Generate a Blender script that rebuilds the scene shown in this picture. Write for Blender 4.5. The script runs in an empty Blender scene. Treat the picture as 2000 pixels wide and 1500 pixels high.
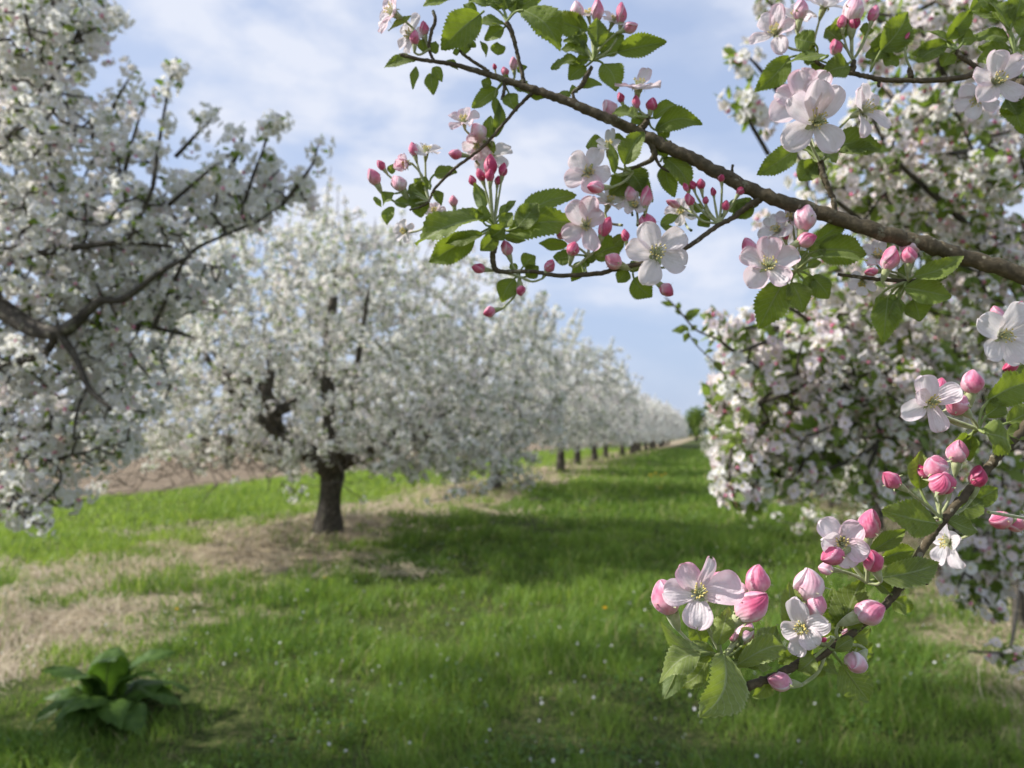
import bpy, math, random
import numpy as np
from mathutils import Vector, Matrix
random.seed(7); rng = np.random.default_rng(7)
SC = bpy.context.scene; COL = SC.collection
rad = math.radians

# ------------------------------------------------------------------ camera, sky, sun, exposure
FPX = 1511.0; CAMH = 1.5; YAW = rad(14.3); PITCH = math.atan((847 - 750) / FPX)
cam_d = bpy.data.cameras.new('camera'); cam = bpy.data.objects.new('camera', cam_d); COL.objects.link(cam)
cam.location = (0, 0, CAMH); cam.rotation_euler = (rad(90) + PITCH, 0, YAW)
cam_d.sensor_width = 36; cam_d.lens = 36 * FPX / 2000; cam_d.clip_start = 0.05; cam_d.clip_end = 6000
cam_d.dof.use_dof = True; cam_d.dof.focus_distance = 0.425; cam_d.dof.aperture_fstop = 11.0
SC.camera = cam
SUN_AZ = rad(101)      # left of the row direction (+Y)
SUN_EL = rad(39)
sdir = Vector((-math.sin(SUN_AZ) * math.cos(SUN_EL), math.cos(SUN_AZ) * math.cos(SUN_EL), math.sin(SUN_EL)))
sun_d = bpy.data.lights.new('sun', 'SUN'); sun_d.energy = 4.4; sun_d.angle = rad(1.5); sun_d.color = (1.0, 0.955, 0.89)
sun = bpy.data.objects.new('sun', sun_d); COL.objects.link(sun)
sun.rotation_euler = sdir.to_track_quat('Z', 'Y').to_euler(); sun.location = (-30, 5, 25)
SC.view_settings.view_transform = 'Standard'; SC.view_settings.look = 'None'
SC.view_settings.gamma = 1; SC.view_settings.exposure = 0.54
SC.cycles.use_denoising = True; SC.cycles.use_adaptive_sampling = True; SC.cycles.adaptive_threshold = 0.02
SC.cycles.max_bounces = 6; SC.cycles.diffuse_bounces = 4; SC.cycles.transmission_bounces = 4
SC.cycles.sample_clamp_indirect = 6

W = bpy.data.worlds.new('World'); SC.world = W; W.use_nodes = True
nt = W.node_tree; nt.nodes.clear()
def N(nt, t, **kw):
    n = nt.nodes.new(t)
    for k, v in kw.items(): setattr(n, k, v)
    return n
def ramp(nt, pts):
    r = N(nt, 'ShaderNodeValToRGB'); e = r.color_ramp.elements
    while len(e) < len(pts): e.new(0.5)
    for i, (p, c) in enumerate(pts):
        e[i].position = p; e[i].color = (*c, 1) if len(c) == 3 else c
    return r
def mixc(nt, fac, a, b, blend='MIX'):
    m = N(nt, 'ShaderNodeMix', data_type='RGBA', blend_type=blend)
    for s, v in ((0, fac), (6, a), (7, b)):
        if isinstance(v, bpy.types.NodeSocket): nt.links.new(v, m.inputs[s])
        elif isinstance(v, (tuple, list)): m.inputs[s].default_value = (*v, 1)
        else: m.inputs[s].default_value = v
    return m.outputs[2]
def math_(nt, op, a, b=None, c=None):
    m = N(nt, 'ShaderNodeMath', operation=op)
    for i, v in enumerate((a, b, c)):
        if v is None: continue
        if isinstance(v, bpy.types.NodeSocket): nt.links.new(v, m.inputs[i])
        else: m.inputs[i].default_value = v
    return m.outputs[0]
out = N(nt, 'ShaderNodeOutputWorld'); bg = N(nt, 'ShaderNodeBackground'); bg.inputs[1].default_value = 0.12
sky = N(nt, 'ShaderNodeTexSky', sky_type='NISHITA'); sky.sun_disc = False
sky.sun_elevation = SUN_EL; sky.sun_rotation = -SUN_AZ; sky.air_density = 1.0; sky.dust_density = 0.6; sky.ozone_density = 1.6
tc = N(nt, 'ShaderNodeTexCoord')
sep = N(nt, 'ShaderNodeSeparateXYZ'); nt.links.new(tc.outputs['Generated'], sep.inputs[0])
# clouds on a flat layer overhead: project the view direction to the cloud plane
zc = math_(nt, 'MAXIMUM', sep.outputs[2], 0.02); zc = math_(nt, 'ADD', zc, 0.12)
cx = math_(nt, 'DIVIDE', sep.outputs[0], zc); cy = math_(nt, 'DIVIDE', sep.outputs[1], zc)
cmb = N(nt, 'ShaderNodeCombineXYZ'); nt.links.new(cx, cmb.inputs[0]); nt.links.new(cy, cmb.inputs[1])
n1 = N(nt, 'ShaderNodeTexNoise'); n1.inputs['Scale'].default_value = 4.6; n1.inputs['Detail'].default_value = 7; n1.inputs['Roughness'].default_value = 0.5
n1.inputs['Distortion'].default_value = 0.15
mpw = N(nt, 'ShaderNodeMapping'); mpw.inputs['Scale'].default_value = (1, 1, 2.1); mpw.inputs['Location'].default_value = (.37, .1, .05); nt.links.new(tc.outputs['Generated'], mpw.inputs[0]); nt.links.new(mpw.outputs[0], n1.inputs[0])
r1 = ramp(nt, [(0.38, (0.0, 0.0, 0.0)), (0.50, (0.25, 0.25, 0.25)), (0.62, (1.0, 1.0, 1.0))]); nt.links.new(n1.outputs[0], r1.inputs[0])
veil = math_(nt, 'MULTIPLY_ADD', r1.outputs[0], 0.9, 0.04)
airy = mixc(nt, 0.68, sky.outputs[0], (3.0, 3.62, 5.1))
low = math_(nt, 'MULTIPLY', math_(nt, 'SUBTRACT', 1.0, math_(nt, 'MINIMUM', math_(nt, 'MAXIMUM', math_(nt, 'DIVIDE', sep.outputs[2], 0.26), 0.0), 1.0)), 0.7)
airy = mixc(nt, low, airy, (2.5, 3.05, 4.35)); veil = math_(nt, 'MULTIPLY', veil, math_(nt, 'MULTIPLY_ADD', low, -.35, 1.0))
skyc = mixc(nt, veil, airy, (4.7, 4.95, 5.65))
nt.links.new(skyc, bg.inputs[0]); nt.links.new(bg.outputs[0], out.inputs[0])

# ------------------------------------------------------------------ helpers
Rv = cam.rotation_euler.to_matrix(); CR = np.array(Rv.col[0]); CU = np.array(Rv.col[1]); CZ = np.array(Rv.col[2]); CP = np.array(cam.location)
def P(px, py, d): return CP - CZ * d + CR * ((px - 1000) / FPX * d) - CU * ((py - 750) / FPX * d)
def D(x, y, z=0.0):
    v = CR * x + CU * y + CZ * z
    return v / np.linalg.norm(v)
def G(px, py):                       # a point of the flat ground
    v = P(px, py, 1.0) - CP; t = -CAMH / v[2]; return CP + v * t
def proj(p):
    q = np.asarray(p) - CP; z = -(q @ CZ); return 1000 + FPX * (q @ CR) / z, 750 - FPX * (q @ CU) / z, z
def nrm(v): v = np.asarray(v, float); return v / (np.linalg.norm(v) + 1e-12)
def frame_from(n, ref):
    n = nrm(n); a = np.asarray(ref, float); a = nrm(a - n * (a @ n)); return a, np.cross(n, a), n

_mats_dummy = None
def mesh_np(name, V, F, mats, mi=None, tint=None, uv=None, smooth=True):
    """V (n,3), F (m,4) quads or list of polygons"""
    me = bpy.data.meshes.new(name)
    if isinstance(F, np.ndarray):
        m, k = F.shape
        me.vertices.add(len(V)); me.vertices.foreach_set('co', np.ascontiguousarray(V, np.float32).ravel())
        me.loops.add(m * k); me.loops.foreach_set('vertex_index', np.ascontiguousarray(F, np.int32).ravel())
        me.polygons.add(m); me.polygons.foreach_set('loop_start', np.arange(0, m * k, k, dtype=np.int32))
        me.polygons.foreach_set('loop_total', np.full(m, k, np.int32))
        me.update(calc_edges=True)
    else:
        me.from_pydata([tuple(v) for v in V], [], F)
    for mt in mats: me.materials.append(mt)
    if mi is not None: me.polygons.foreach_set('material_index', np.ascontiguousarray(mi, np.int32))
    if smooth: me.polygons.foreach_set('use_smooth', np.ones(len(me.polygons), bool))
    if tint is not None:
        a = me.attributes.new('tint', 'FLOAT', 'FACE'); a.data.foreach_set('value', np.ascontiguousarray(tint, np.float32))
    if uv is not None:
        l = me.uv_layers.new(name='UVMap'); idx = np.zeros(len(me.loops), np.int32); me.loops.foreach_get('vertex_index', idx)
        l.data.foreach_set('uv', np.ascontiguousarray(np.asarray(uv, np.float32)[idx]).ravel())
    me.update(); return me
def link(name, me, parent=None, loc=None):
    o = bpy.data.objects.new(name, me); COL.objects.link(o)
    if parent is not None: o.parent = parent
    if loc is not None: o.location = loc
    return o
def tag(o, label=None, cat=None, group=None, kind=None):
    if label: o['label'] = label
    if cat: o['category'] = cat
    if group: o['group'] = group
    if kind: o['kind'] = kind
    return o
class MB:                            # collects grids and tubes into ONE mesh
    def __init__(s): s.V = []; s.F = []; s.U = []; s.M = []; s.n = 0
    def add(s, V, F, U=None, m=0):
        V = np.asarray(V, float); s.V.append(V); s.F.append(np.asarray(F, int) + s.n); s.n += len(V)
        s.U.append(np.zeros((len(V), 2)) if U is None else np.asarray(U, float)); s.M.append(np.full(len(F), m))
    def mesh(s, name, mats): return mesh_np(name, np.vstack(s.V), np.vstack(s.F), mats, np.concatenate(s.M), uv=np.vstack(s.U))
def grid_faces(r, c, wrap=False):
    a = []
    for i in range(r - 1):
        for j in range(c if wrap else c - 1):
            k = (j + 1) % c; a.append((i * c + j, i * c + k, (i + 1) * c + k, (i + 1) * c + j))
    return np.array(a, int)
def smooth_path(pts, n):
    pts = np.asarray(pts, float)
    if len(pts) < 2: return pts
    t = np.arange(len(pts)); ts = np.linspace(0, len(pts) - 1, n); res = []
    for x in ts:
        i = min(int(x), len(pts) - 2); f = x - i
        p0 = pts[max(i - 1, 0)]; p1 = pts[i]; p2 = pts[i + 1]; p3 = pts[min(i + 2, len(pts) - 1)]
        res.append(0.5 * (2 * p1 + (p2 - p0) * f + (2 * p0 - 5 * p1 + 4 * p2 - p3) * f * f + (3 * p1 - p0 - 3 * p2 + p3) * f ** 3))
    return np.array(res)
def tube(pts, radii, sides=8, cap=True, knob=0.0):
    pts = np.asarray(pts, float); n = len(pts); radii = np.broadcast_to(np.asarray(radii, float), (n,)).copy()
    T = np.gradient(pts, axis=0); T /= np.linalg.norm(T, axis=1)[:, None] + 1e-12
    ref = np.array([0, 0, 1.0]) if abs(T[0][2]) < 0.9 else np.array([1.0, 0, 0])
    a = nrm(np.cross(T[0], ref)); V = []; U = []
    if cap:
        pts = np.vstack([pts[:1], pts, pts[-1:]]); radii = np.concatenate([[radii[0] * .02], radii, [radii[-1] * .02]]); T = np.vstack([T[:1], T, T[-1:]])
    th = np.linspace(0, 2 * np.pi, sides, endpoint=False); ph = rng.uniform(0, 6.28, 3)
    for i in range(len(pts)):
        a = nrm(a - T[i] * (a @ T[i])); b = np.cross(T[i], a)
        k = 1 + knob * (np.sin(2 * th + ph[0] + i * .9) * .4 + np.sin(3 * th + ph[1] - i * .7) * .4 + np.sin(i * 1.7 + ph[2]) * .5) if knob else np.ones(sides)
        V.append(pts[i] + (np.outer(np.cos(th) * k, a) + np.outer(np.sin(th) * k, b)) * radii[i])
        U.append(np.column_stack([th / 6.2832, np.full(sides, i / len(pts))]))
    return np.vstack(V), grid_faces(len(pts), sides, True), np.vstack(U)

_perm = np.random.default_rng(3).random((64, 64))
def vnoise(x, y, s=1.0):
    x = np.asarray(x, float) / s + 500.3; y = np.asarray(y, float) / s + 500.7
    i = np.floor(x).astype(int); j = np.floor(y).astype(int); f = x - i; g = y - j
    f = f * f * (3 - 2 * f); g = g * g * (3 - 2 * g)
    p = lambda a, b: _perm[a % 64, b % 64]
    return (p(i, j) * (1 - f) + p(i + 1, j) * f) * (1 - g) + (p(i, j + 1) * (1 - f) + p(i + 1, j + 1) * f) * g
def hgt(x, y):
    b = (vnoise(x, y, 1.3) - .5) * .07 + (vnoise(x, y, .45) - .5) * .035
    x = np.asarray(x, float)
    return b + .06 * np.exp(-((x + 6.0) / 1.2) ** 2) - .05 * np.exp(-((x + 2.0) / .8) ** 2)

# ------------------------------------------------------------------ materials
def new_mat(name):
    m = bpy.data.materials.new(name); m.use_nodes = True; m.node_tree.nodes.clear(); return m, m.node_tree
def finish(nt, col, rough=0.6, trans=0.0, tcol=None, bump=None, spec=0.3, sheen=0.0):
    o = N(nt, 'ShaderNodeOutputMaterial'); b = N(nt, 'ShaderNodeBsdfPrincipled')
    if isinstance(col, bpy.types.NodeSocket): nt.links.new(col, b.inputs['Base Color'])
    else: b.inputs['Base Color'].default_value = (*col, 1)
    b.inputs['Roughness'].default_value = rough; b.inputs['Specular IOR Level'].default_value = spec
    if sheen: b.inputs['Sheen Weight'].default_value = sheen; b.inputs['Sheen Roughness'].default_value = .5
    if bump is not None: nt.links.new(bump, b.inputs['Normal'])
    if trans > 0:
        t = N(nt, 'ShaderNodeBsdfTranslucent'); tc_ = tcol if tcol is not None else col
        if isinstance(tc_, bpy.types.NodeSocket): nt.links.new(tc_, t.inputs[0])
        else: t.inputs[0].default_value = (*tc_, 1)
        mx = N(nt, 'ShaderNodeMixShader'); mx.inputs[0].default_value = trans
        nt.links.new(b.outputs[0], mx.inputs[1]); nt.links.new(t.outputs[0], mx.inputs[2]); nt.links.new(mx.outputs[0], o.inputs[0])
    else: nt.links.new(b.outputs[0], o.inputs[0])
    return b
def noise(nt, scale, detail=4, vec=None, rough=.55):
    n = N(nt, 'ShaderNodeTexNoise'); n.inputs['Scale'].default_value = scale; n.inputs['Detail'].default_value = detail; n.inputs['Roughness'].default_value = rough
    if vec is not None: nt.links.new(vec, n.inputs[0])
    return n.outputs[0]
def bumpn(nt, h, s=0.3, d=0.01):
    b = N(nt, 'ShaderNodeBump'); b.inputs['Strength'].default_value = s; b.inputs['Distance'].default_value = d; nt.links.new(h, b.inputs['Height']); return b.outputs[0]
def pos(nt): return N(nt, 'ShaderNodeNewGeometry').outputs['Position']
def ocol(nt):
    s = N(nt, 'ShaderNodeSeparateColor'); nt.links.new(N(nt, 'ShaderNodeObjectInfo').outputs['Color'], s.inputs[0]); return s.outputs
def uvn(nt):
    s = N(nt, 'ShaderNodeSeparateXYZ'); nt.links.new(N(nt, 'ShaderNodeTexCoord').outputs['UV'], s.inputs[0]); return s.outputs
M = {}
def mat_petal():
    m, nt = new_mat('petal'); u = uvn(nt); oc = ocol(nt)
    n = noise(nt, 90, 3, pos(nt)); bf = N(nt, 'ShaderNodeNewGeometry').outputs['Backfacing']
    ed = math_(nt, 'ABSOLUTE', u[0]); ed = math_(nt, 'POWER', ed, 2.0); ed = math_(nt, 'MULTIPLY', ed, u[1])
    f = math_(nt, 'MULTIPLY_ADD', ed, 0.55, 0.18); f = math_(nt, 'MULTIPLY_ADD', n, 0.7, f); f = math_(nt, 'SUBTRACT', f, 0.32)
    f = math_(nt, 'MULTIPLY_ADD', bf, -0.16, math_(nt, 'ADD', f, .16)); f = math_(nt, 'MULTIPLY', f, math_(nt, 'MULTIPLY', oc[0], 1.9))
    f = math_(nt, 'MINIMUM', math_(nt, 'MAXIMUM', f, 0.0), 1.0)
    c = mixc(nt, f, (.87, .83, .84), (.80, .28, .44))
    base = math_(nt, 'MULTIPLY', math_(nt, 'LESS_THAN', u[1], 0.16), 0.35)
    c = mixc(nt, base, c, (.72, .76, .45))
    # fine longitudinal veins as bump
    wv = math_(nt, 'SINE', math_(nt, 'MULTIPLY', u[0], 26.0)); wv = math_(nt, 'MULTIPLY_ADD', wv, .07, noise(nt, 240, 4, pos(nt)))
    finish(nt, c, .5, .42, c, bumpn(nt, wv, .6, .0016), .18, .1); return m
def mat_bud():
    m, nt = new_mat('bud_petal'); u = uvn(nt); oc = ocol(nt)
    n = noise(nt, 120, 4, pos(nt))
    st = math_(nt, 'MULTIPLY_ADD', n, .8, math_(nt, 'MULTIPLY', math_(nt, 'POWER', u[0], 6.0), .38))
    st = math_(nt, 'ADD', st, math_(nt, 'MULTIPLY_ADD', math_(nt, 'SUBTRACT', 1.0, u[1]), .22, .06))
    st = math_(nt, 'SUBTRACT', st, math_(nt, 'MULTIPLY', oc[0], .62))
    st = math_(nt, 'MINIMUM', math_(nt, 'MAXIMUM', math_(nt, 'MULTIPLY', st, 1.5), 0.0), 1.0)
    r = ramp(nt, [(0.0, (.52, .04, .13)), (.28, (.70, .15, .28)), (.6, (.84, .42, .53)), (1.0, (.90, .78, .81))]); nt.links.new(st, r.inputs[0])
    wv = math_(nt, 'SINE', math_(nt, 'MULTIPLY', u[0], 40.0)); wv = math_(nt, 'MULTIPLY_ADD', wv, .1, noise(nt, 200, 3, pos(nt)))
    finish(nt, r.outputs[0], .48, .18, r.outputs[0], bumpn(nt, wv, .35, .0012), .35, .15); return m
def mat_leaf():
    m, nt = new_mat('leaf_green'); u = uvn(nt); oc = ocol(nt)
    bf = N(nt, 'ShaderNodeNewGeometry').outputs['Backfacing']
    au = math_(nt, 'ABSOLUTE', u[0])
    # side veins: v - 0.55|u| repeated
    q = math_(nt, 'MULTIPLY_ADD', au, -.30, u[1]); q = math_(nt, 'MULTIPLY', q, 9.0); q = math_(nt, 'FRACT', q)
    q = math_(nt, 'ABSOLUTE', math_(nt, 'SUBTRACT', q, .5)); ve = math_(nt, 'GREATER_THAN', q, .445)
    mid = math_(nt, 'LESS_THAN', au, .055); vein = math_(nt, 'MAXIMUM', math_(nt, 'MULTIPLY', ve, .75), mid)
    net = N(nt, 'ShaderNodeTexVoronoi', feature='DISTANCE_TO_EDGE'); net.inputs['Scale'].default_value = 300; nt.links.new(pos(nt), net.inputs[0])
    n = noise(nt, 70, 4, pos(nt))
    c = mixc(nt, n, (.058, .085, .012), (.135, .175, .026))
    c = mixc(nt, oc[1], c, (.20, .27, .035))
    c = mixc(nt, math_(nt, 'MULTIPLY', oc[0], .75), c, (.42, .48, .20))
    c = mixc(nt, math_(nt, 'MULTIPLY', vein, .6), mixc(nt, math_(nt, 'MULTIPLY', math_(nt, 'MULTIPLY_ADD', oc[0], .5, .2), math_(nt, 'SUBTRACT', 1.0, math_(nt, 'MINIMUM', math_(nt, 'MULTIPLY', net.outputs[0], 90.0), 1.0))), mixc(nt, math_(nt, 'MULTIPLY', n, .45), c, (.10, .15, .025)), (.50, .55, .28)), mixc(nt, oc[0], (.33, .40, .15), (.62, .66, .40)))
    edge = math_(nt, 'GREATER_THAN', au, .93); c = mixc(nt, math_(nt, 'MULTIPLY', edge, math_(nt, 'MULTIPLY_ADD', oc[0], .6, .15)), c, (.42, .47, .24))
    under = mixc(nt, vein, (.17, .23, .10), (.36, .41, .22)); c = mixc(nt, math_(nt, 'MULTIPLY', bf, .75), c, under)
    t = mixc(nt, vein, (.34, .45, .03), (.27, .36, .05))
    h = math_(nt, 'MULTIPLY_ADD', vein, -.8, math_(nt, 'MINIMUM', math_(nt, 'MULTIPLY', net.outputs[0], 60.0), 1.0))
    h = math_(nt, 'ADD', h, n)
    finish(nt, c, .52, .36, t, bumpn(nt, h, .7, .0014), .25, .10); return m
def simple(name, c1, c2, scale, rough=.6, trans=0, tcol=None, bs=0, bd=.002, spec=.3, sheen=0, stretch=None):
    m, nt = new_mat(name); p = pos(nt)
    if stretch:
        mp = N(nt, 'ShaderNodeMapping'); mp.inputs['Scale'].default_value = stretch; nt.links.new(p, mp.inputs[0]); p = mp.outputs[0]
    n = noise(nt, scale, 5, p); r = ramp(nt, [(.3, c1), (.7, c2)]); nt.links.new(n, r.inputs[0])
    finish(nt, r.outputs[0], rough, trans, tcol, bumpn(nt, n, bs, bd) if bs else None, spec, sheen); return m
def tinted(name, a, b, rough=.6, trans=0.3, ta=None, tb=None, spec=.2):
    m, nt = new_mat(name); at = N(nt, 'ShaderNodeAttribute', attribute_name='tint').outputs['Fac']
    c = mixc(nt, at, a, b); t = mixc(nt, at, ta or a, tb or b)
    if name == 'grass_blade': c = mixc(nt, math_(nt, 'GREATER_THAN', at, .965), c, (.52, .43, .24))
    finish(nt, c, rough, trans, t, None, spec); return m
M['petal'] = mat_petal(); M['bud'] = mat_bud(); M['leaf'] = mat_leaf(); M['rib'] = simple('leaf_rib', (.24, .31, .09), (.38, .44, .17), 300, .6, .2, (.3, .4, .08))
M['fuzz'] = simple('downy_stalk', (.29, .33, .13), (.50, .52, .30), 300, .7, .1, (.3, .4, .1), .4, .0008, .2, .4)
M['anther'] = simple('anther_yellow', (.72, .58, .16), (.85, .74, .32), 400, .6, .15, (.8, .6, .2))
M['filament'] = simple('filament_green', (.66, .68, .38), (.80, .82, .58), 300, .5, .3, (.7, .75, .4))
def mat_bark(name, cs, scale, bs, bd):
    m, nt = new_mat(name); p = pos(nt); n = noise(nt, scale, 6, p, .65); n2 = noise(nt, scale * .22, 3, p)
    r = ramp(nt, [(.30, cs[0]), (.52, cs[1]), (.74, cs[2])]); nt.links.new(n, r.inputs[0])
    c = mixc(nt, math_(nt, 'MULTIPLY', n2, .5), r.outputs[0], cs[3])
    vo = N(nt, 'ShaderNodeTexVoronoi'); vo.inputs['Scale'].default_value = scale * .8; nt.links.new(p, vo.inputs[0])
    sp = math_(nt, 'MULTIPLY', math_(nt, 'LESS_THAN', vo.outputs[0], .22), math_(nt, 'GREATER_THAN', noise(nt, scale * .3, 2, p), .52)); c = mixc(nt, math_(nt, 'MULTIPLY', sp, .55), c, (.34, .31, .23))
    lic = math_(nt, 'GREATER_THAN', noise(nt, scale * .45, 5, p, .7), .63); c = mixc(nt, math_(nt, 'MULTIPLY', lic, .5), c, (.24, .25, .17))
    finish(nt, c, .75, 0, None, bumpn(nt, n, bs, bd), .25); return m
M['twigbark'] = mat_bark('young_bark', ((.035, .026, .016), (.095, .072, .044), (.20, .16, .10), (.12, .105, .06)), 160, .8, .002)
M['bark'] = mat_bark('old_bark', ((.022, .018, .013), (.075, .06, .047), (.20, .175, .145), (.09, .088, .065)), 22, 1.0, .02)
M['mpetal'] = tinted('blossom_white', (.88, .875, .845), (.87, .72, .77), .6, .46, (.88, .875, .82), (.87, .70, .75))
M['mcentre'] = tinted('blossom_centre', (.62, .60, .28), (.60, .50, .22), .7, .1)
M['mbud'] = tinted('blossom_bud', (.78, .34, .46), (.66, .12, .25), .6, .2)
M['mleaf'] = tinted('spring_leaf', (.10, .155, .03), (.22, .29, .085), .5, .42, (.22, .34, .04), (.38, .50, .08), .3)
M['grass'] = tinted('grass_blade', (.058, .136, .021), (.27, .40, .07), .5, .40, (.12, .24, .022), (.42, .56, .08), .3)
M['straw'] = tinted('dry_straw', (.26, .20, .125), (.74, .64, .47), .6, .2, None, None, .25)
M['fallen'] = tinted('fallen_petal', (.82, .78, .78), (.86, .84, .83), .5, .3)
M['dock'] = simple('dock_leaf', (.045, .095, .016), (.11, .19, .035), 25, .5, .3, (.12, .24, .02), .5, .006, .2)
M['dandelion'] = simple('dandelion_yellow', (.80, .50, .01), (.88, .66, .03), 200, .6, .2, (.9, .6, .02))
M['stalk'] = simple('green_stalk', (.12, .17, .05), (.2, .26, .08), 100)
def mat_ground():
    m, nt = new_mat('meadow_soil'); p = pos(nt); s = N(nt, 'ShaderNodeSeparateXYZ'); nt.links.new(p, s.inputs[0])
    n = noise(nt, 1.6, 6, p); nf = noise(nt, 28, 5, p)
    g = ramp(nt, [(.3, (.020, .026, .008)), (.5, (.055, .075, .018)), (.72, (.13, .12, .05))]); nt.links.new(nf, g.inputs[0])
    st = ramp(nt, [(.3, (.11, .085, .05)), (.5, (.32, .26, .17)), (.72, (.56, .48, .35))]); nt.links.new(nf, st.inputs[0])
    def band(c, w):
        d = math_(nt, 'ABSOLUTE', math_(nt, 'SUBTRACT', s.outputs[0], c)); d = math_(nt, 'DIVIDE', d, w)
        d = math_(nt, 'MULTIPLY_ADD', n, 2.2, math_(nt, 'MULTIPLY', d, -1.0)); d = math_(nt, 'ADD', d, -.12)
        return math_(nt, 'MINIMUM', math_(nt, 'MAXIMUM', math_(nt, 'MULTIPLY', d, 4.0), 0.0), 1.0)
    f = math_(nt, 'MAXIMUM', band(-5.85, 2.0), math_(nt, 'MULTIPLY', band(2.5, 1.15), .75))
    c = mixc(nt, f, g.outputs[0], st.outputs[0]); finish(nt, c, .9, 0, None, bumpn(nt, nf, .6, .03), .1); return m
def mat_soil():
    m, nt = new_mat('ploughed_soil'); p = pos(nt); mp = N(nt, 'ShaderNodeMapping'); mp.inputs['Scale'].default_value = (1.6, .55, 1); nt.links.new(p, mp.inputs[0])
    n = noise(nt, 3.2, 8, mp.outputs[0], .7); r = ramp(nt, [(.3, (.12, .085, .058)), (.5, (.235, .182, .125)), (.72, (.36, .295, .215))]); nt.links.new(n, r.inputs[0])
    finish(nt, r.outputs[0], .95, 0, None, bumpn(nt, n, 1.0, .12), .1); return m
M['ground'] = mat_ground(); M['soil'] = mat_soil()

# ------------------------------------------------------------------ ground, field
def axis(lo, hi, step, far):
    a = list(np.arange(lo, hi + 1e-6, step)); s = step; x = hi
    while x < far: s *= 1.35; x += s; a.append(x)
    s = step; x = lo
    while x > -far: s *= 1.35; x -= s; a.insert(0, x)
    return np.array(a)
xs = axis(-16, 8, .16, 2500); ys = axis(0, 34, .2, 2500)
X, Y = np.meshgrid(xs, ys); Z = hgt(X, Y) * np.clip(1.4 - np.hypot(X, Y) / 60, 0, 1)
tag(link('meadow', mesh_np('meadow', np.column_stack([X.ravel(), Y.ravel(), Z.ravel()]), grid_faces(len(ys), len(xs)), [M['ground']])), kind='structure')
fx = np.concatenate([-13.7 - np.arange(0, 30, .35), -45 - np.geomspace(1, 1400, 22)])[::-1]; fy = np.concatenate([np.arange(-10, 60, .6), 60 + np.geomspace(1, 1500, 24)])
X, Y = np.meshgrid(fx, fy); fall = np.clip(1.3 - np.hypot(X, Y) / 90, 0, 1)
Z = .05 + (np.abs(((X + .4 * vnoise(X, Y, 6)) / .75) % 1 - .5) * .12 + (vnoise(X, Y, .5) - .5) * .10) * fall
Z[:, -1] = -.12; Z[:, -2] = np.minimum(Z[:, -2], .03)
tag(link('ploughed_field', mesh_np('ploughed_field', np.column_stack([X.ravel(), Y.ravel(), Z.ravel()]), grid_faces(len(fy), len(fx)), [M['soil']])), kind='structure')

# ------------------------------------------------------------------ grass, straw, fallen petals
def strip_weight(x, y):
    n = vnoise(x, y, 1.1) * .5 + vnoise(x, y, .35) * .5
    a = np.clip((n * 2.6 - .28 - np.abs(x + 5.85) / 2.0) * 2.0, 0, 1)
    b = np.clip((n * 1.5 + .05 - np.abs(x - 2.6) / 1.2) * 2.5, 0, 1) * .8
    return np.maximum(a, b)
F2 = np.array([-math.sin(YAW), math.cos(YAW)]); R2 = np.array([math.cos(YAW), math.sin(YAW)])
def scatter(n, z0, z1, p=1.5, margin=1.2):
    zz = np.linspace(z0, z1, 3000); w = (1.36 * zz + 2 * margin) / zz ** p; cdf = np.cumsum(w); cdf /= cdf[-1]
    z = np.interp(rng.random(n), cdf, zz); l = (rng.random(n) - .5) * (1.36 * z + 2 * margin)
    q = np.outer(z, F2) + np.outer(l, R2); return q[:, 0], q[:, 1], z
def blades(x, y, zc, h, w, lean, az, tint, bend=.5):
    n = len(x); d = np.column_stack([np.cos(az), np.sin(az), np.zeros(n)]); face = rng.uniform(0, 6.283, n)
    s = np.column_stack([np.cos(face), np.sin(face), np.zeros(n)]); b = np.column_stack([x, y, zc]); up = np.array([0, 0, 1.0])
    def pt(t): 
        l = lean[:, None] * (t ** 1.7) * h[:, None]; z = h[:, None] * (t - bend * (lean[:, None] ** 2) * t * t * .6); return b + d * l + up * z
    V = np.stack([b - s * w[:, None] * .5, b + s * w[:, None] * .5, pt(.55) + s * w[:, None] * .42, pt(.55) - s * w[:, None] * .42, pt(1.) + s * w[:, None] * .06, pt(1.) - s * w[:, None] * .06], 1).reshape(-1, 3)
    k = np.arange(n)[:, None] * 6
    F = np.stack([k + np.array([0, 1, 2, 3]), k + np.array([3, 2, 4, 5])], 1).reshape(-1, 4)
    return V, F, np.repeat(tint, 2)
x, y, z = scatter(520000, 2.6, 75, 1.65)
n1_ = vnoise(x, y, .7); n2_ = vnoise(x, y, .22); n3_ = vnoise(x, y, 2.6)
keep = (rng.random(len(x)) > strip_weight(x, y) * .86) & (rng.random(len(x)) < np.clip(.45 + 1.8 * (n2_ - .2) , .35, 1) * np.clip(.6 + 1.3 * (n1_ - .15), .5, 1)) & (x > -14.6 + 1.2 * n1_ + .6 * n2_)
x, y, z, n1_, n2_, n3_ = (a[keep] for a in (x, y, z, n1_, n2_, n3_)); n = len(x)
h = (.030 + .13 * n1_ ** 2 + .12 * n2_ ** 2) * rng.uniform(.55, 1.25, n) * (1 + np.clip(z / 60, 0, .6)); w = np.clip(.0011 * z, .0045, .06) * rng.uniform(.7, 1.3, n)
tint = np.clip(.08 + .75 * (n3_ - .25) * n2_ + .75 * rng.random(n) ** 2 + .38 * (vnoise(x, y, 1.0) - .4) + .42 * np.clip((-x - 6.6) / 1.0, 0, 1), 0, 1)  # left verge blades yellower: lusher growth, with sunlight put into the tint
tint = np.where(rng.random(n) < .05, 1.0, np.minimum(tint, .95))
V, F, T = blades(x, y, hgt(x, y) - .01, h, w, rng.uniform(.1, .95, n), rng.uniform(0, 6.283, n), tint)
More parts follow.
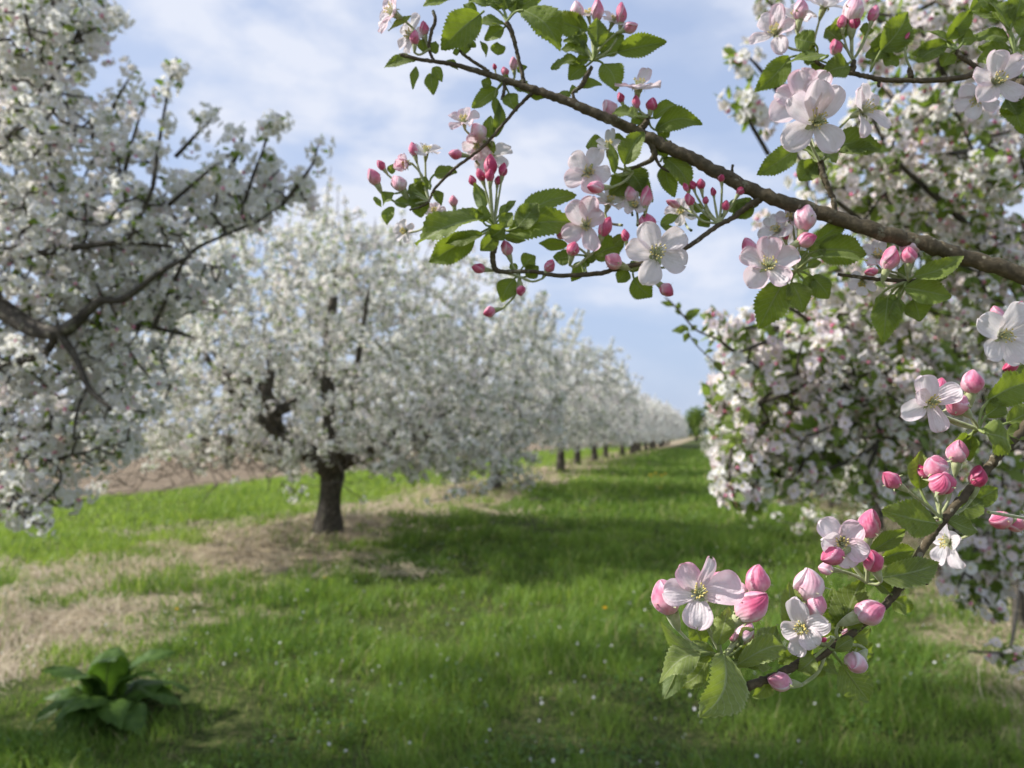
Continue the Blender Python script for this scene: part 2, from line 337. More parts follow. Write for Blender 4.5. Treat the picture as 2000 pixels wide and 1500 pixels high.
tag(link('grass', mesh_np('grass', V, F, [M['grass']], tint=T, smooth=False)), 'lush green grass covering the orchard aisle and verge', 'grass', kind='stuff')
x, y, z = scatter(190000, 2.6, 60, 1.5); sw = strip_weight(x, y); keep = rng.random(len(x)) < sw * .95
x, y, z = x[keep], y[keep], z[keep]; n = len(x)
az = vnoise(x, y, .8) * 9 + rng.normal(0, .5, n); L = rng.uniform(.06, .34, n); el = rng.uniform(-.05, .5, n) * (.3 + vnoise(x, y, .4))
d = np.column_stack([np.cos(az) * np.cos(el), np.sin(az) * np.cos(el), np.sin(el)]); s = np.column_stack([-np.sin(az), np.cos(az), np.zeros(n)])
b = np.column_stack([x, y, hgt(x, y) + .008 + .03 * rng.random(n)]); w = np.clip(.0009 * z, .003, .03) * rng.uniform(.6, 1.4, n)
mid = b + d * (L / 2)[:, None] + np.array([0, 0, 1.]) * (L * .10)[:, None]; end = b + d * L[:, None] * np.array([1, 1, .35])
V = np.stack([b - s * w[:, None] / 2, b + s * w[:, None] / 2, mid + s * w[:, None] / 2, mid - s * w[:, None] / 2, end + s * w[:, None] * .2, end - s * w[:, None] * .2], 1).reshape(-1, 3)
k = np.arange(n)[:, None] * 6; F = np.stack([k + np.array([0, 1, 2, 3]), k + np.array([3, 2, 4, 5])], 1).reshape(-1, 4)
tt = np.clip(.15 + .6 * rng.random(n) + .35 * (vnoise(x, y, .5) - .4), 0, 1)
tag(link('dry_grass', mesh_np('dry_grass', V, F, [M['straw']], tint=np.repeat(tt, 2), smooth=False)), 'pale dead straw lying along the foot of the tree rows', 'dry grass', kind='stuff')
x, y, z = scatter(60000, 2.7, 14, 1.6); keep = (vnoise(x + 9, y, .55) > .62) & (strip_weight(x, y) < .7) & (x > -13); x, y, z = x[keep], y[keep], z[keep]; n = len(x)
b = np.column_stack([x, y, hgt(x, y) + rng.uniform(.03, .11, n)]); a = rng.normal(0, 1, (n, 3)) * [1, 1, .45]; a /= np.linalg.norm(a, axis=1)[:, None]; c = np.cross(a, rng.normal(0, .35, (n, 3)) + [0, 0, 1]); c /= np.linalg.norm(c, axis=1)[:, None]
sz = rng.uniform(.006, .017, n)[:, None]; V = np.stack([b - a * sz, b - c * sz * .75, b + a * sz, b + c * sz * .75], 1).reshape(-1, 3)
tag(link('clover', mesh_np('clover', V, np.arange(4 * n).reshape(-1, 4), [M['grass']], tint=rng.random(n) * .5)), 'low clover and small broad leaves matted between the grass', 'ground cover', kind='stuff')
x, y, z = scatter(1300, 2.8, 12, 1.5); keep = vnoise(x, y, 1.5) > .28; x, y, z = x[keep], y[keep], z[keep]; n = len(x)
b = np.column_stack([x, y, hgt(x, y) + .09 + .07 * rng.random(n)]); a = rng.normal(0, 1, (n, 3)); a /= np.linalg.norm(a, axis=1)[:, None]; c = np.cross(a, rng.normal(0, 1, (n, 3))); c /= np.linalg.norm(c, axis=1)[:, None]
sz = rng.uniform(.0045, .011, n)[:, None]; V = np.stack([b - a * sz, b - c * sz * .8, b + a * sz, b + c * sz * .8], 1).reshape(-1, 3)
F = np.arange(4 * n).reshape(-1, 4)
tag(link('fallen_petals', mesh_np('fallen_petals', V, F, [M['fallen']], tint=rng.random(n))), 'tiny white fallen petals sprinkled over the grass', 'petals', kind='stuff')

# ------------------------------------------------------------------ blossom clusters of the trees
def rot_to(a, roll):                 # columns: x, y, z=a
    a = nrm(a); r = np.array([0, 0, 1.]) if abs(a[2]) < .9 else np.array([1., 0, 0]); x = nrm(np.cross(r, a)); y = np.cross(a, x)
    c, s = math.cos(roll), math.sin(roll); return np.column_stack([x * c + y * s, -x * s + y * c, a])
def small_petal(L, fine, r):
    if fine: v = np.array([0, .35, .75, 1.]); w = np.array([.12, .62, .80, .36]); cols = np.array([-1, 0, 1.])
    else: v = np.array([0, .6, 1.]); w = np.array([.14, .82, .45]); cols = np.array([-1, 1.])
    el = r.uniform(.1, .75); out = []
    for vi, wi in zip(v, w):
        for c in cols: out.append((vi * L * math.cos(el), c * wi * L * .55, vi * L * math.sin(el) - .25 * L * vi * vi * r.uniform(.2, 1.2) + .15 * L * abs(c) * wi))
    return np.array(out), grid_faces(len(v), len(cols))
def cluster(seed, fine, nfl, buds, leaves, R=.036, fd=.021):
    r = np.random.default_rng(seed); b = MB(); l = MB()
    for i in range(nfl):
        th = i * 2.4 + r.uniform(-.4, .4); ph = math.acos(1 - (i + .5) / nfl * 1.35) ; ax = np.array([math.sin(ph) * math.cos(th), math.sin(ph) * math.sin(th), math.cos(ph)])
        c = ax * R * r.uniform(.75, 1.25); Q = rot_to(nrm(ax + r.normal(0, .25, 3)), r.uniform(0, 6.28))
        for k in range(5):
            V, F = small_petal(fd * r.uniform(.85, 1.15), fine, r); a = k * 1.2566 + r.uniform(-.15, .15)
            Rz = np.array([[math.cos(a), -math.sin(a), 0], [math.sin(a), math.cos(a), 0], [0, 0, 1]]); b.add(c + (V @ Rz.T) @ Q.T, F, None, 0)
        s = fd * .22; V = np.array([(s, 0, 0), (0, s, 0), (-s, 0, 0), (0, -s, 0), (s * .6, 0, s * 1.6), (0, s * .6, s * 1.6), (-s * .6, 0, s * 1.6), (0, -s * .6, s * 1.6)])
        b.add(c + V @ Q.T, np.array([(0, 1, 5, 4), (1, 2, 6, 5), (2, 3, 7, 6), (3, 0, 4, 7), (4, 5, 6, 7)]), None, 1)
    for i in range(buds):
        ax = nrm(r.normal(0, 1, 3) + np.array([0, 0, .8])); c = ax * R * r.uniform(.75, 1.05); rr = r.uniform(.005, .008)
        pts = [c - ax * rr * 1.3, c - ax * rr * .5, c + ax * rr * .4, c + ax * rr * 1.4]; V, F, U = tube(pts, [rr * .4, rr, rr * .95, rr * .25], 6); b.add(V, F, None, 2)
    for i in range(leaves):
        th = r.uniform(0, 6.28); e = r.uniform(-.6, .8); ax = np.array([math.cos(th) * math.cos(e), math.sin(th) * math.cos(e), math.sin(e)]); L = r.uniform(.028, .055); wd = L * r.uniform(.22, .32)
        s = nrm(np.cross(ax, r.normal(0, .4, 3) + np.array([0, 0, 1]))); nn = np.cross(s, ax); o = ax * R * .35
        V = []
        for v, wv in ((0, .12), (.4, 1), (.75, .75), (1, .05)):
            for c in (-1, 1): V.append(o + ax * L * v + s * c * wd * wv + nn * (L * .2 * v * v * -1))
        l.add(np.array(V), grid_faces(4, 2), None, 3)
    return b, l
def cat(mb): return (np.vstack(mb.V), np.vstack(mb.F), np.concatenate(mb.M))
NEAR_W = [cluster(10 + i, True, 6 + i % 3, i % 2, 3, .038, .022) for i in range(5)]
NEAR_P = [cluster(30 + i, True, 5 + i % 3, 1 + i % 2, 6 + i % 2, .040, .024) for i in range(6)]
MID_W = [cluster(50 + i, False, 6 + i % 2, 0, 4, .045, .026) for i in range(4)]
MID_P = [cluster(60 + i, False, 5 + i % 2, 1, 6, .045, .026) for i in range(4)]
FAR_W = [cluster(70 + i, False, 6, 0, 4, .085, .050) for i in range(3)]
def instances(pos_, ax, scale, tmpls, which, tints):
    Vs, Fs, Ms, Ts = [], [], [], []; n0 = 0; idx = rng.integers(0, len(tmpls), len(pos_)); rolls = rng.uniform(0, 6.28, len(pos_))
    for k, tp in enumerate(tmpls):
        V, F, Mi = cat(tp[which]); sel = np.where(idx == k)[0]
        if not len(sel): continue
        a = ax[sel]; ref = np.where(np.abs(a[:, 2:3]) < .9, np.array([[0, 0, 1.]]), np.array([[1., 0, 0]])); xx = np.cross(ref, a); xx /= np.linalg.norm(xx, axis=1)[:, None]; yy = np.cross(a, xx)
        c = np.cos(rolls[sel])[:, None]; s = np.sin(rolls[sel])[:, None]; x2 = xx * c + yy * s; y2 = -xx * s + yy * c
        R = np.stack([x2, y2, a], 2) * scale[sel][:, None, None]
        VV = np.einsum('nij,vj->nvi', R, V) + pos_[sel][:, None, :]
        FF = F[None] + (np.arange(len(sel)) * len(V))[:, None, None] + n0; n0 += len(sel) * len(V)
        Vs.append(VV.reshape(-1, 3)); Fs.append(FF.reshape(-1, 4)); Ms.append(np.tile(Mi, len(sel))); Ts.append(np.repeat(tints[sel], len(F)))
    return np.vstack(Vs), np.vstack(Fs), np.concatenate(Ms), np.concatenate(Ts)
CM = [M['mpetal'], M['mcentre'], M['mbud'], M['mleaf']]

def grow(limbs, tips, spacing, rr=(.010, .003), sides=5, bow=.12, up=.35):
    """limbs: list of (pts, radii); tips: (n,3). returns twig tubes and cluster seats"""
    nodes = [p for pts, _ in limbs for p in smooth_path(pts, max(8, len(pts) * 5))[2:]]; nodes = np.array(nodes)
    d0 = np.array([np.min(np.sum((nodes - t) ** 2, 1)) for t in tips]); tb = MB(); C = []; A = []
    buf = np.zeros((len(nodes) + len(tips) * 5, 3)); buf[:len(nodes)] = nodes; k = len(nodes)
    for i in np.argsort(d0):
        t = tips[i]; j = np.argmin(np.sum((buf[:k] - t) ** 2, 1)); a = buf[j]; L = np.linalg.norm(t - a)
        if L < .03: continue
        m1 = a + (t - a) * .4 + rng.normal(0, bow * L, 3) * .5 + np.array([0, 0, -bow * L * .3]); pts = smooth_path([a, m1, t], 6)
        V, F, U = tube(pts, np.linspace(rr[0] * min(1, .4 + L), rr[1], 6), sides, False); tb.add(V, F, U)
        buf[k:k + 4] = pts[2:]; k += 4
        n = max(1, int(L / spacing)); dirv = nrm(t - a)
        for q in range(n):
            f = 1 - q / n * .9; p = pts[min(5, int(f * 5))] * (1 - (f * 5) % 1) + pts[min(5, int(f * 5) + 1)] * ((f * 5) % 1)
            o = nrm(rng.normal(0, 1, 3) + dirv * (1.2 if q == 0 else .2) + np.array([0, 0, up])); C.append(p + o * .02); A.append(o)
    return tb, np.array(C), np.array(A)

def orchard_tree(base, seed, H, R, th, tr, lod, pink, label, group, cfg, extra=None, lean=(0, 0)):
    """generic tree, local coordinates; cfg: tips, spacing, templates, cluster scale"""
    r = np.random.default_rng(seed)
    root = bpy.data.objects.new('apple_tree', None); COL.objects.link(root); root.location = base; tag(root, label, 'tree', group)
    top = np.array([lean[0], lean[1], th]); tp = smooth_path([(0, 0, -.15), (lean[0] * .2, lean[1] * .2, th * .4), top * np.array([1, 1, .92]), top + np.array([0, 0, .12])], 10)
    t = np.linspace(0, 1, 10); tr_ = tr * (1.18 - .75 * t + 1.0 * (t - .35) ** 2 * 2.6 * (1 if lod < 2 else .3)); tr_ = np.clip(tr_, tr * .7, tr * 1.5)
    mb = MB(); V, F, U = tube(tp, tr_, 14, True, .10 if lod < 2 else .04); mb.add(V, F, U)
    link('trunk', mb.mesh('trunk', [M['bark']]), root)
    limbs = []; nl = 7
    for i in range(nl):
        a = i / nl * 6.283 + r.uniform(-.3, .3); e = r.uniform(.25, .95); L = R * r.uniform(.65, .9)
        o = np.array([math.cos(a), math.sin(a), 0]); z = np.array([0, 0, 1.])
        pts = [top + z * .0, top + o * L * .25 + z * (.15 + .2 * e), top + o * L * .6 + z * (.25 + .9 * e) + r.normal(0, .1, 3), top + o * L * (1.0 - .25 * e) + z * (.25 + (H - th) * .75 * e * .8)]
        limbs.append((np.array(pts), np.linspace(tr * .48, tr * .10, 4)))
    if extra: limbs += extra
    bb = MB()
    for pts, rd in limbs:
        q = smooth_path(pts, 14); V, F, U = tube(q, np.interp(np.linspace(0, 1, 14), np.linspace(0, 1, len(rd)), rd), 8 if lod < 2 else 5, True, .08); bb.add(V, F, U)
    nt_ = cfg['tips']; u = r.normal(0, 1, (nt_ * 2, 3)); u /= np.linalg.norm(u, axis=1)[:, None]; u *= r.random((nt_ * 2, 1)) ** .42
    zc = th + (H - th) * .38; hor = np.hypot(u[:, 0], u[:, 1])[:, None] + 1e-6; u[:, :2] *= (np.clip(hor * 1.22, 0, 1) / hor) * (1 - .12 * np.clip(u[:, 2:], 0, 1)); tips = np.column_stack([u[:, 0] * R, u[:, 1] * R, zc + u[:, 2] * (H - th) * np.where(u[:, 2] > 0, .60, .42)])
    lump = 1 + .13 * np.sin(3 * np.arctan2(tips[:, 1], tips[:, 0]) + seed) ; tips[:, :2] *= lump[:, None]
    tips[:, 2] -= .22 * (np.hypot(tips[:, 0], tips[:, 1]) / R) ** 3
    tips = tips[tips[:, 2] > th * .62 + .28 * r.random(len(tips))][:nt_]
    sk = int(nt_ * .24); a = r.uniform(0, 6.283, sk); q = R * r.uniform(.48, 1.02, sk); tips = np.vstack([tips, np.column_stack([np.cos(a) * q, np.sin(a) * q, th * (cfg.get('sk', .92) -  .38 * (q / R) ** 2) + r.random(sk) * .75])])
    if 'more' in cfg: tips = np.vstack([tips, np.array(cfg['more'])])
    tb, C, A = grow(limbs, tips, cfg['sp'], cfg.get('rr', (.012, .004)), 5 if lod < 2 else 3)
    # upright shoots on the crown's upper face
    cand = C[C[:, 2] > zc + (H - th) * .12]; ns = min(cfg['shoots'], len(cand)); CC = [C]; AA = [A]
    for p in cand[r.choice(len(cand), ns, replace=False)]:
        L = r.uniform(.2, .55); o = nrm(np.array([p[0] * .16, p[1] * .16, 1.]) + r.normal(0, .12, 3)); e = p + o * L
        V, F, U = tube(smooth_path([p, p + o * L * .5 + r.normal(0, .02, 3), e], 5), np.linspace(.008, .003, 5), 4 if lod < 2 else 3, False); tb.add(V, F, U)
        m = max(3, int(L / (cfg['sp'] * .75))); f = np.linspace(.15, 1, m)[:, None]; CC.append(p + o * L * f); AA.append(np.array([nrm(r.normal(0, 1, 3) + o * .6) for _ in range(m)]))
    C = np.vstack(CC); A = np.vstack(AA); bb.V += tb.V; bb.F += [f + bb.n for f in tb.F]; bb.U += tb.U; bb.M += tb.M
    q_ = vnoise(C[:, 0] + C[:, 2] * .7, C[:, 1] - C[:, 2] * .9, .42); keep = (q_ > .36) | (r.random(len(C)) < .35); C = C[keep]; A = A[keep]
    for a, b_, rr_ in cfg.get('gaps', ()):                    # open spots in the crown where the limbs show
        ab = b_ - a; t_ = np.clip((C - a) @ ab / (ab @ ab), 0, 1); keep = np.linalg.norm(C - a - t_[:, None] * ab, axis=1) > rr_ * (.75 + .5 * r.random(len(C))); keep |= r.random(len(C)) < .10; C = C[keep]; A = A[keep]
    link('branches', bb.mesh('branches', [M['bark']]), root)
    tint = np.clip(r.normal(pink, .16, len(C)), 0, 1); sc = r.uniform(.75, 1.25, len(C)) * cfg['cs']
    V, F, Mi, T = instances(C, A, sc, cfg['tm'], 0, tint); o = link('blossoms', mesh_np('blossoms', V, F, CM, Mi, T), root); tag(o, kind='stuff')
    lt = np.clip(r.normal(.5, .25, len(C)), 0, 1); V, F, Mi, T = instances(C, A, sc * cfg.get('ls', 1), cfg['tm'], 1, lt); o = link('leaves', mesh_np('leaves', V, F, CM, Mi, T), root); tag(o, kind='stuff')
    return root
def copy_tree(src, loc, rz, s, label, group):
    c = src.copy(); COL.objects.link(c); c.location = loc; c.rotation_euler = (0, 0, rz); c.scale = (s, s, s); tag(c, label, 'tree', group)
    for ch in src.children:
        d = ch.copy(); COL.objects.link(d); d.parent = c
    return c
def row(px, py): g = G(px, py); return (g[0], g[1], float(hgt(g[0], g[1])))
def rowL(y, x=-5.5): return (x + .15 * math.sin(y * 3.1), y, 0)
midcfg = dict(tips=2700, sp=.10, tm=MID_W, cs=1.12, shoots=140, sk=1.5)
b1 = row(640, 1052)
def loc_px(px, py, d, b): return P(px, py, d) - np.array(b)
dd1 = proj(b1)[2]
lm = lambda pts: [loc_px(a, b, dd1 + c, b1) for a, b, c in pts]
ex = [(lm([(650, 925, 0), (600, 880, -.2), (540, 845, -.5), (535, 800, -.7), (520, 765, -.75), (530, 725, -.7), (520, 650, -.5)]), [.16, .13, .12, .10, .08, .06, .04]),
      (lm([(538, 805, -.7), (575, 785, -.5), (600, 750, -.4), (640, 690, -.2)]), [.09, .07, .06, .04]),
      (lm([(520, 760, -.75), (490, 745, -.7), (450, 735, -.6), (400, 700, -.5)]), [.06, .05, .04, .03]),
      (lm([(660, 920, 0), (650, 850, 0), (640, 750, 0), (645, 640, .1), (660, 520, .2)]), [.17, .13, .10, .08, .05]),
      (lm([(640, 910, 0), (560, 880, 0), (430, 860, .2), (360, 850, .4)]), [.12, .09, .07, .04]),
      (lm([(670, 900, 0), (740, 870, -.3), (820, 850, -.6), (900, 840, -.8)]), [.12, .09, .07, .04])]
t1 = orchard_tree(b1, 101, 4.75, 3.0, .98, .185, 0, .04, 'white apple tree with thick knobbly grey trunk on the straw strip, nearest whole trunk', 'white apple trees of the left row', dict(midcfg, tips=4300, shoots=150, sk=1.08, gaps=[(loc_px(540, 815, dd1 - .6, b1), loc_px(545, 815, dd1 - 3.2, b1), .20), (loc_px(528, 750, dd1 - .7, b1), loc_px(535, 750, dd1 - 3.2, b1), .13), (loc_px(638, 750, dd1, b1), loc_px(632, 755, dd1 - 3.2, b1), .12), (loc_px(650, 930, dd1, b1), loc_px(650, 935, dd1 - 3.2, b1), .38)] + [(loc_px(x_, y_, dd1 + 3, b1), loc_px(x_, y_, dd1 - 3, b1), .33) for x_, y_ in ((250, 945), (330, 940), (410, 935), (490, 930))], more=[loc_px(random.uniform(380, 560), random.uniform(890, 945), dd1 - .7 + random.uniform(-.4, .4), b1) for _ in range(26)] + [loc_px(random.uniform(740, 900), random.uniform(880, 945), dd1 - 1.0 + random.uniform(-.5, .5), b1) for _ in range(34)]), ex, (.06, 0))
b2 = row(967, 960)
t2 = orchard_tree(b2, 102, 4.8, 3.25, 1.05, .16, 1, .04, 'white apple tree with straight pale trunk, second whole trunk down the left row', 'white apple trees of the left row', midcfg)
farcfg = dict(sk=1.3, tips=800, sp=.19, tm=FAR_W, cs=1.05, shoots=90, rr=(.02, .008))
b3 = row(1095, 926)
t3 = orchard_tree(b3, 103, 4.6, 2.7, 1.05, .17, 2, .05, 'white apple tree with leaning brown trunk, third whole trunk down the left row', 'white apple trees of the left row', farcfg)
words = ['fourth', 'fifth', 'sixth']
for i, (px, py) in enumerate(((1128, 911), (1161, 904), (1183, 896.5))):
    copy_tree(t3, row(px, py), 1.3 + i * 1.9, .95 + .05 * (i % 2), 'white apple tree with slender trunk, %s trunk down the left row' % words[i], 'white apple trees of the left row')
yy = row(1183, 896.5)[1]; srcs = [t3]
while yy < 105:
    yy += 4.6
    copy_tree(t3, rowL(yy), yy * 1.7, .92 + .1 * random.random(), 'small hazy white apple tree far down the left row, trunk merging with its neighbours', 'far white apple trees of the left row')
# right row: pinker, leafier trees
rcfg = dict(tips=1300, sp=.10, tm=MID_P, cs=1.0, shoots=90, ls=1.2)
b = row(1768, 1096); r1_ = orchard_tree((2.45, 9.2, 0), 201, 3.55, 2.3, .95, .10, 1, .16, 'pink and white apple tree close behind the near right-hand tree, half hidden by it', 'pinkish apple trees of the right row', rcfg)
copy_tree(r1_, (2.45, 12.9, 0), 2.2, .98, 'pink and white apple tree whose dark trunk stands by the yellow dandelions, nearer of two', 'pinkish apple trees of the right row')
copy_tree(r1_, (2.45, 17.0, 0), 4.0, 1.0, 'pink and white apple tree whose dark trunk stands by the yellow dandelions, farther of two', 'pinkish apple trees of the right row')
for y_ in (21.5, 27, 33): copy_tree(r1_, (2.4, y_, 0), y_, 1.0, 'pale apple tree far down the right row seen only at the edge of the aisle', 'far apple trees of the right row')

# ------------------------------------------------------------------ the two near trees: explicit limbs, volumes described at their real distance
def near_tree(name_label, base, trunk, limbs_px, blobs, shoots_px, tm, pink, sp, group, ls=1.0, cs=1.0, ds=1.0, dn=1.0, dpush=.1):
    root = bpy.data.objects.new('apple_tree', None); COL.objects.link(root); root.location = base; tag(root, name_label, 'tree', group); B = np.array(base)
    mb = MB(); V, F, U = tube(smooth_path(trunk[0], 12), np.interp(np.linspace(0, 1, 12), np.linspace(0, 1, len(trunk[1])), trunk[1]), 14, True, .08); mb.add(V, F, U); link('trunk', mb.mesh('trunk', [M['bark']]), root)
    limbs = []; bb = MB()
    for pts in limbs_px:
        w = [p if len(p) == 4 else None for p in pts]; q = np.array([P(p[0], p[1], p[2] * ds) if not isinstance(p[0], np.ndarray) else p[0] for p in pts]) - B
        rd = [p[3] * ds * .66 if not isinstance(p[0], np.ndarray) else p[1] for p in pts]; limbs.append((q, rd))
        qq = smooth_path(q, 6 * len(q)); V, F, U = tube(qq, np.interp(np.linspace(0, 1, len(qq)), np.linspace(0, 1, len(rd)), rd), 9, True, .08); bb.add(V, F, U)
    tips = []
    for (cx, cy, rx, ry, d, rd, n) in blobs:
        n = int(n * dn); d = d * ds + dpush
        u = rng.normal(0, 1, (n, 3)); u /= np.linalg.norm(u, axis=1)[:, None]; u *= rng.random((n, 1)) ** .4
        for a in u: tips.append(P(cx + a[0] * rx, cy + a[1] * ry, d + a[2] * rd) - B)
    tb, C, A = grow(limbs, np.array(tips), sp, (.014, .004), 5); CC = [C]; AA = [A]
    for pts in shoots_px:
        q = smooth_path(np.array([P(p[0], p[1], p[2] * ds) for p in pts]) - B, 14); V, F, U = tube(q, np.linspace(.010, .003, 14), 6, True, .05); tb.add(V, F, U)
        L = np.sum(np.linalg.norm(np.diff(q, axis=0), axis=1)); m = max(3, int(L / .055)); f = np.linspace(.25, .98, m)
        p = np.array([[np.interp(a, np.linspace(0, 1, 14), q[:, c]) for c in range(3)] for a in f]); o = np.array([nrm(rng.normal(0, 1, 3)) for _ in f]); CC.append(p + o * .025); AA.append(o)
    C = np.vstack(CC); A = np.vstack(AA); bb.V += tb.V; bb.F += [f + bb.n for f in tb.F]; bb.U += tb.U; bb.M += tb.M
    link('branches', bb.mesh('branches', [M['bark']]), root)
    n = len(C); tint = np.clip(rng.normal(pink, .2, n), 0, 1); sc = rng.uniform(.75, 1.2, n) * cs
    # the hundred clusters that show largest are parts of their own
    px, py, z = proj(C + B); inside = (px > 5) & (px < 1995) & (py > 5) & (py < 1480) & (z > 0); score = np.where(inside, sc / np.maximum(z, .1), -1); big = np.argsort(-score)[:96]
    meshes = []
    for tpl in tm:
        for tv in (.1, .45, .8):
            V1, F1, M1 = cat(tpl[0]); V2, F2_, M2 = cat(tpl[1]); meshes.append(mesh_np('blossom_cluster', np.vstack([V1, V2]), np.vstack([F1, F2_ + len(V1)]), CM, np.concatenate([M1, M2]), np.concatenate([np.full(len(F1), tv * pink * 2), np.full(len(F2_), tv)])))
    for i in big:
        o = link('blossom_cluster', meshes[rng.integers(len(meshes))], root); R = rot_to(A[i], rng.uniform(0, 6.28)) * sc[i]
        o.matrix_local = Matrix([[*R[0], C[i][0]], [*R[1], C[i][1]], [*R[2], C[i][2]], [0, 0, 0, 1]])
    rest = np.setdiff1d(np.arange(n), big)
    V, F, Mi, T = instances(C[rest], A[rest], sc[rest], tm, 0, tint[rest]); tag(link('blossoms', mesh_np('blossoms', V, F, CM, Mi, T), root), kind='stuff')
    V, F, Mi, T = instances(C[rest], A[rest], sc[rest] * ls, tm, 1, np.clip(rng.normal(.5, .28, len(rest)), 0, 1)); tag(link('leaves', mesh_np('leaves', V, F, CM, Mi, T), root), kind='stuff')
    print('near tree clusters', n, inside.sum()); return root
LB = np.array([-5.45, 2.45, 0.]); zt = lambda *p: (np.array(p[:3]), p[3])
leftlimbs = [
  [zt(-5.45, 2.45, 1.0, .20), zt(-4.9, 2.9, 1.6, .15), (-170, 500, 4.5, .12), (0, 600, 4.3, .085), (60, 640, 4.2, .075), (125, 645, 4.1, .06), (193, 590, 4.05, .035), (243, 583, 4.0, .03), (315, 530, 3.9, .022), (373, 500, 3.9, .015)],
  [(115, 648, 4.1, .04), (148, 700, 4.1, .028), (175, 760, 4.05, .024), (216, 797, 4.0, .014)],
  [(170, 755, 4.05, .016), (150, 806, 4.0, .013), (144, 860, 4.0, .009)],
  [(110, 650, 4.1, .035), (80, 698, 4.2, .025), (0, 715, 4.3, .02), (-80, 760, 4.4, .015)],
  [zt(-5.45, 2.45, 1.0, .18), (-260, 480, 4.8, .09), (-60, 485, 4.4, .05), (45, 498, 4.2, .034), (112, 489, 4.15, .030), (187, 478, 4.1, .026), (250, 474, 4.1, .022), (336, 482, 4.1, .014)],
  [(250, 474, 4.1, .022), (276, 418, 4.05, .019), (299, 362, 4.0, .016), (310, 284, 4.0, .013), (328, 180, 3.95, .009), (345, 125, 3.95, .006)],
  [zt(-5.45, 2.45, 1.0, .18), (-250, 350, 5.0, .09), (-60, 260, 4.5, .05), (0, 228, 4.4, .032), (78, 179, 4.3, .026), (108, 146, 4.3, .02), (149, 71, 4.25, .014), (179, -20, 4.2, .01)],
  [(-60, 330, 4.5, .03), (0, 291, 4.4, .022), (26, 258, 4.3, .018), (75, 239, 4.2, .012)],
  [(300, 640, 4.3, .02), (336, 560, 4.2, .018), (373, 493, 4.2, .015), (448, 456, 4.15, .012), (504, 430, 4.1, .010), (552, 400, 4.1, .006)],
  [(148, 622, 4.1, .03), (240, 640, 4.4, .02), (300, 640, 4.3, .02), (380, 660, 4.5, .01)],
  [(-20, 800, 4.4, .02), (60, 870, 4.2, .016), (120, 930, 4.1, .010), (60, 1000, 4.0, .006)],
  [(90, 900, 4.15, .012), (180, 880, 4.1, .010), (250, 860, 4.1, .006)]]
lblobs = [(40, 60, 170, 140, 4.3, .45, 120), (150, 40, 70, 60, 4.2, .3, 30), (30, 250, 190, 130, 4.3, .5, 130), (200, 300, 110, 70, 4.2, .35, 22), (290, 420, 160, 90, 4.1, .4, 70), (80, 440, 180, 100, 4.3, .5, 100),
          (450, 400, 120, 60, 4.1, .3, 45), (560, 370, 50, 45, 4.1, .2, 16), (150, 570, 250, 110, 4.3, .5, 130), (330, 560, 150, 90, 4.3, .4, 50), (50, 720, 190, 130, 4.3, .5, 120), (230, 720, 110, 110, 4.3, .4, 50),
          (70, 860, 170, 100, 4.2, .4, 90), (50, 970, 130, 45, 4.1, .3, 34), (220, 850, 70, 60, 4.1, .3, 20), (-250, 500, 220, 500, 4.7, .9, 150), (-60, -230, 330, 210, 5.2, 1.1, 230), (-420, -100, 330, 330, 6.0, 1.2, 230), (160, -160, 120, 110, 4.9, .7, 60)]
lshoots = [[(299, 362, 4), (310, 284, 4), (328, 180, 3.95), (345, 112, 3.95)], [(343, 306, 4.1), (392, 254, 4.05), (428, 218, 4.05)], [(470, 420, 4.1), (497, 336, 4.05), (515, 290, 4.05), (530, 228, 4.05), (552, 228, 4.05)],
           [(552, 400, 4.1), (590, 350, 4.05), (612, 317, 4.05), (622, 278, 4.05)], [(205, 250, 4.2), (230, 190, 4.15), (268, 130, 4.1)], [(150, 71, 4.25), (200, 40, 4.2), (238, 28, 4.2)], [(240, 350, 4.1), (260, 270, 4.1), (285, 190, 4.1)], [(448, 330, 4.1), (470, 290, 4.1), (475, 262, 4.1)],
           [(40, 1000, 4.), (60, 1020, 3.95), (100, 1025, 3.9)], [(330, 400, 4.1), (400, 340, 4.), (450, 300, 4.)]]
near_tree('near white apple tree filling the left edge, its dark crooked limbs showing among blossom', tuple(LB), ([(0, 0, -.1), (.03, 0, .5), (0, .05, 1.05)], [.26, .2, .23]), leftlimbs, lblobs, lshoots, NEAR_W, .03, .085, 'white apple trees of the left row', .85, 1.0, .8, 1.3, .17)

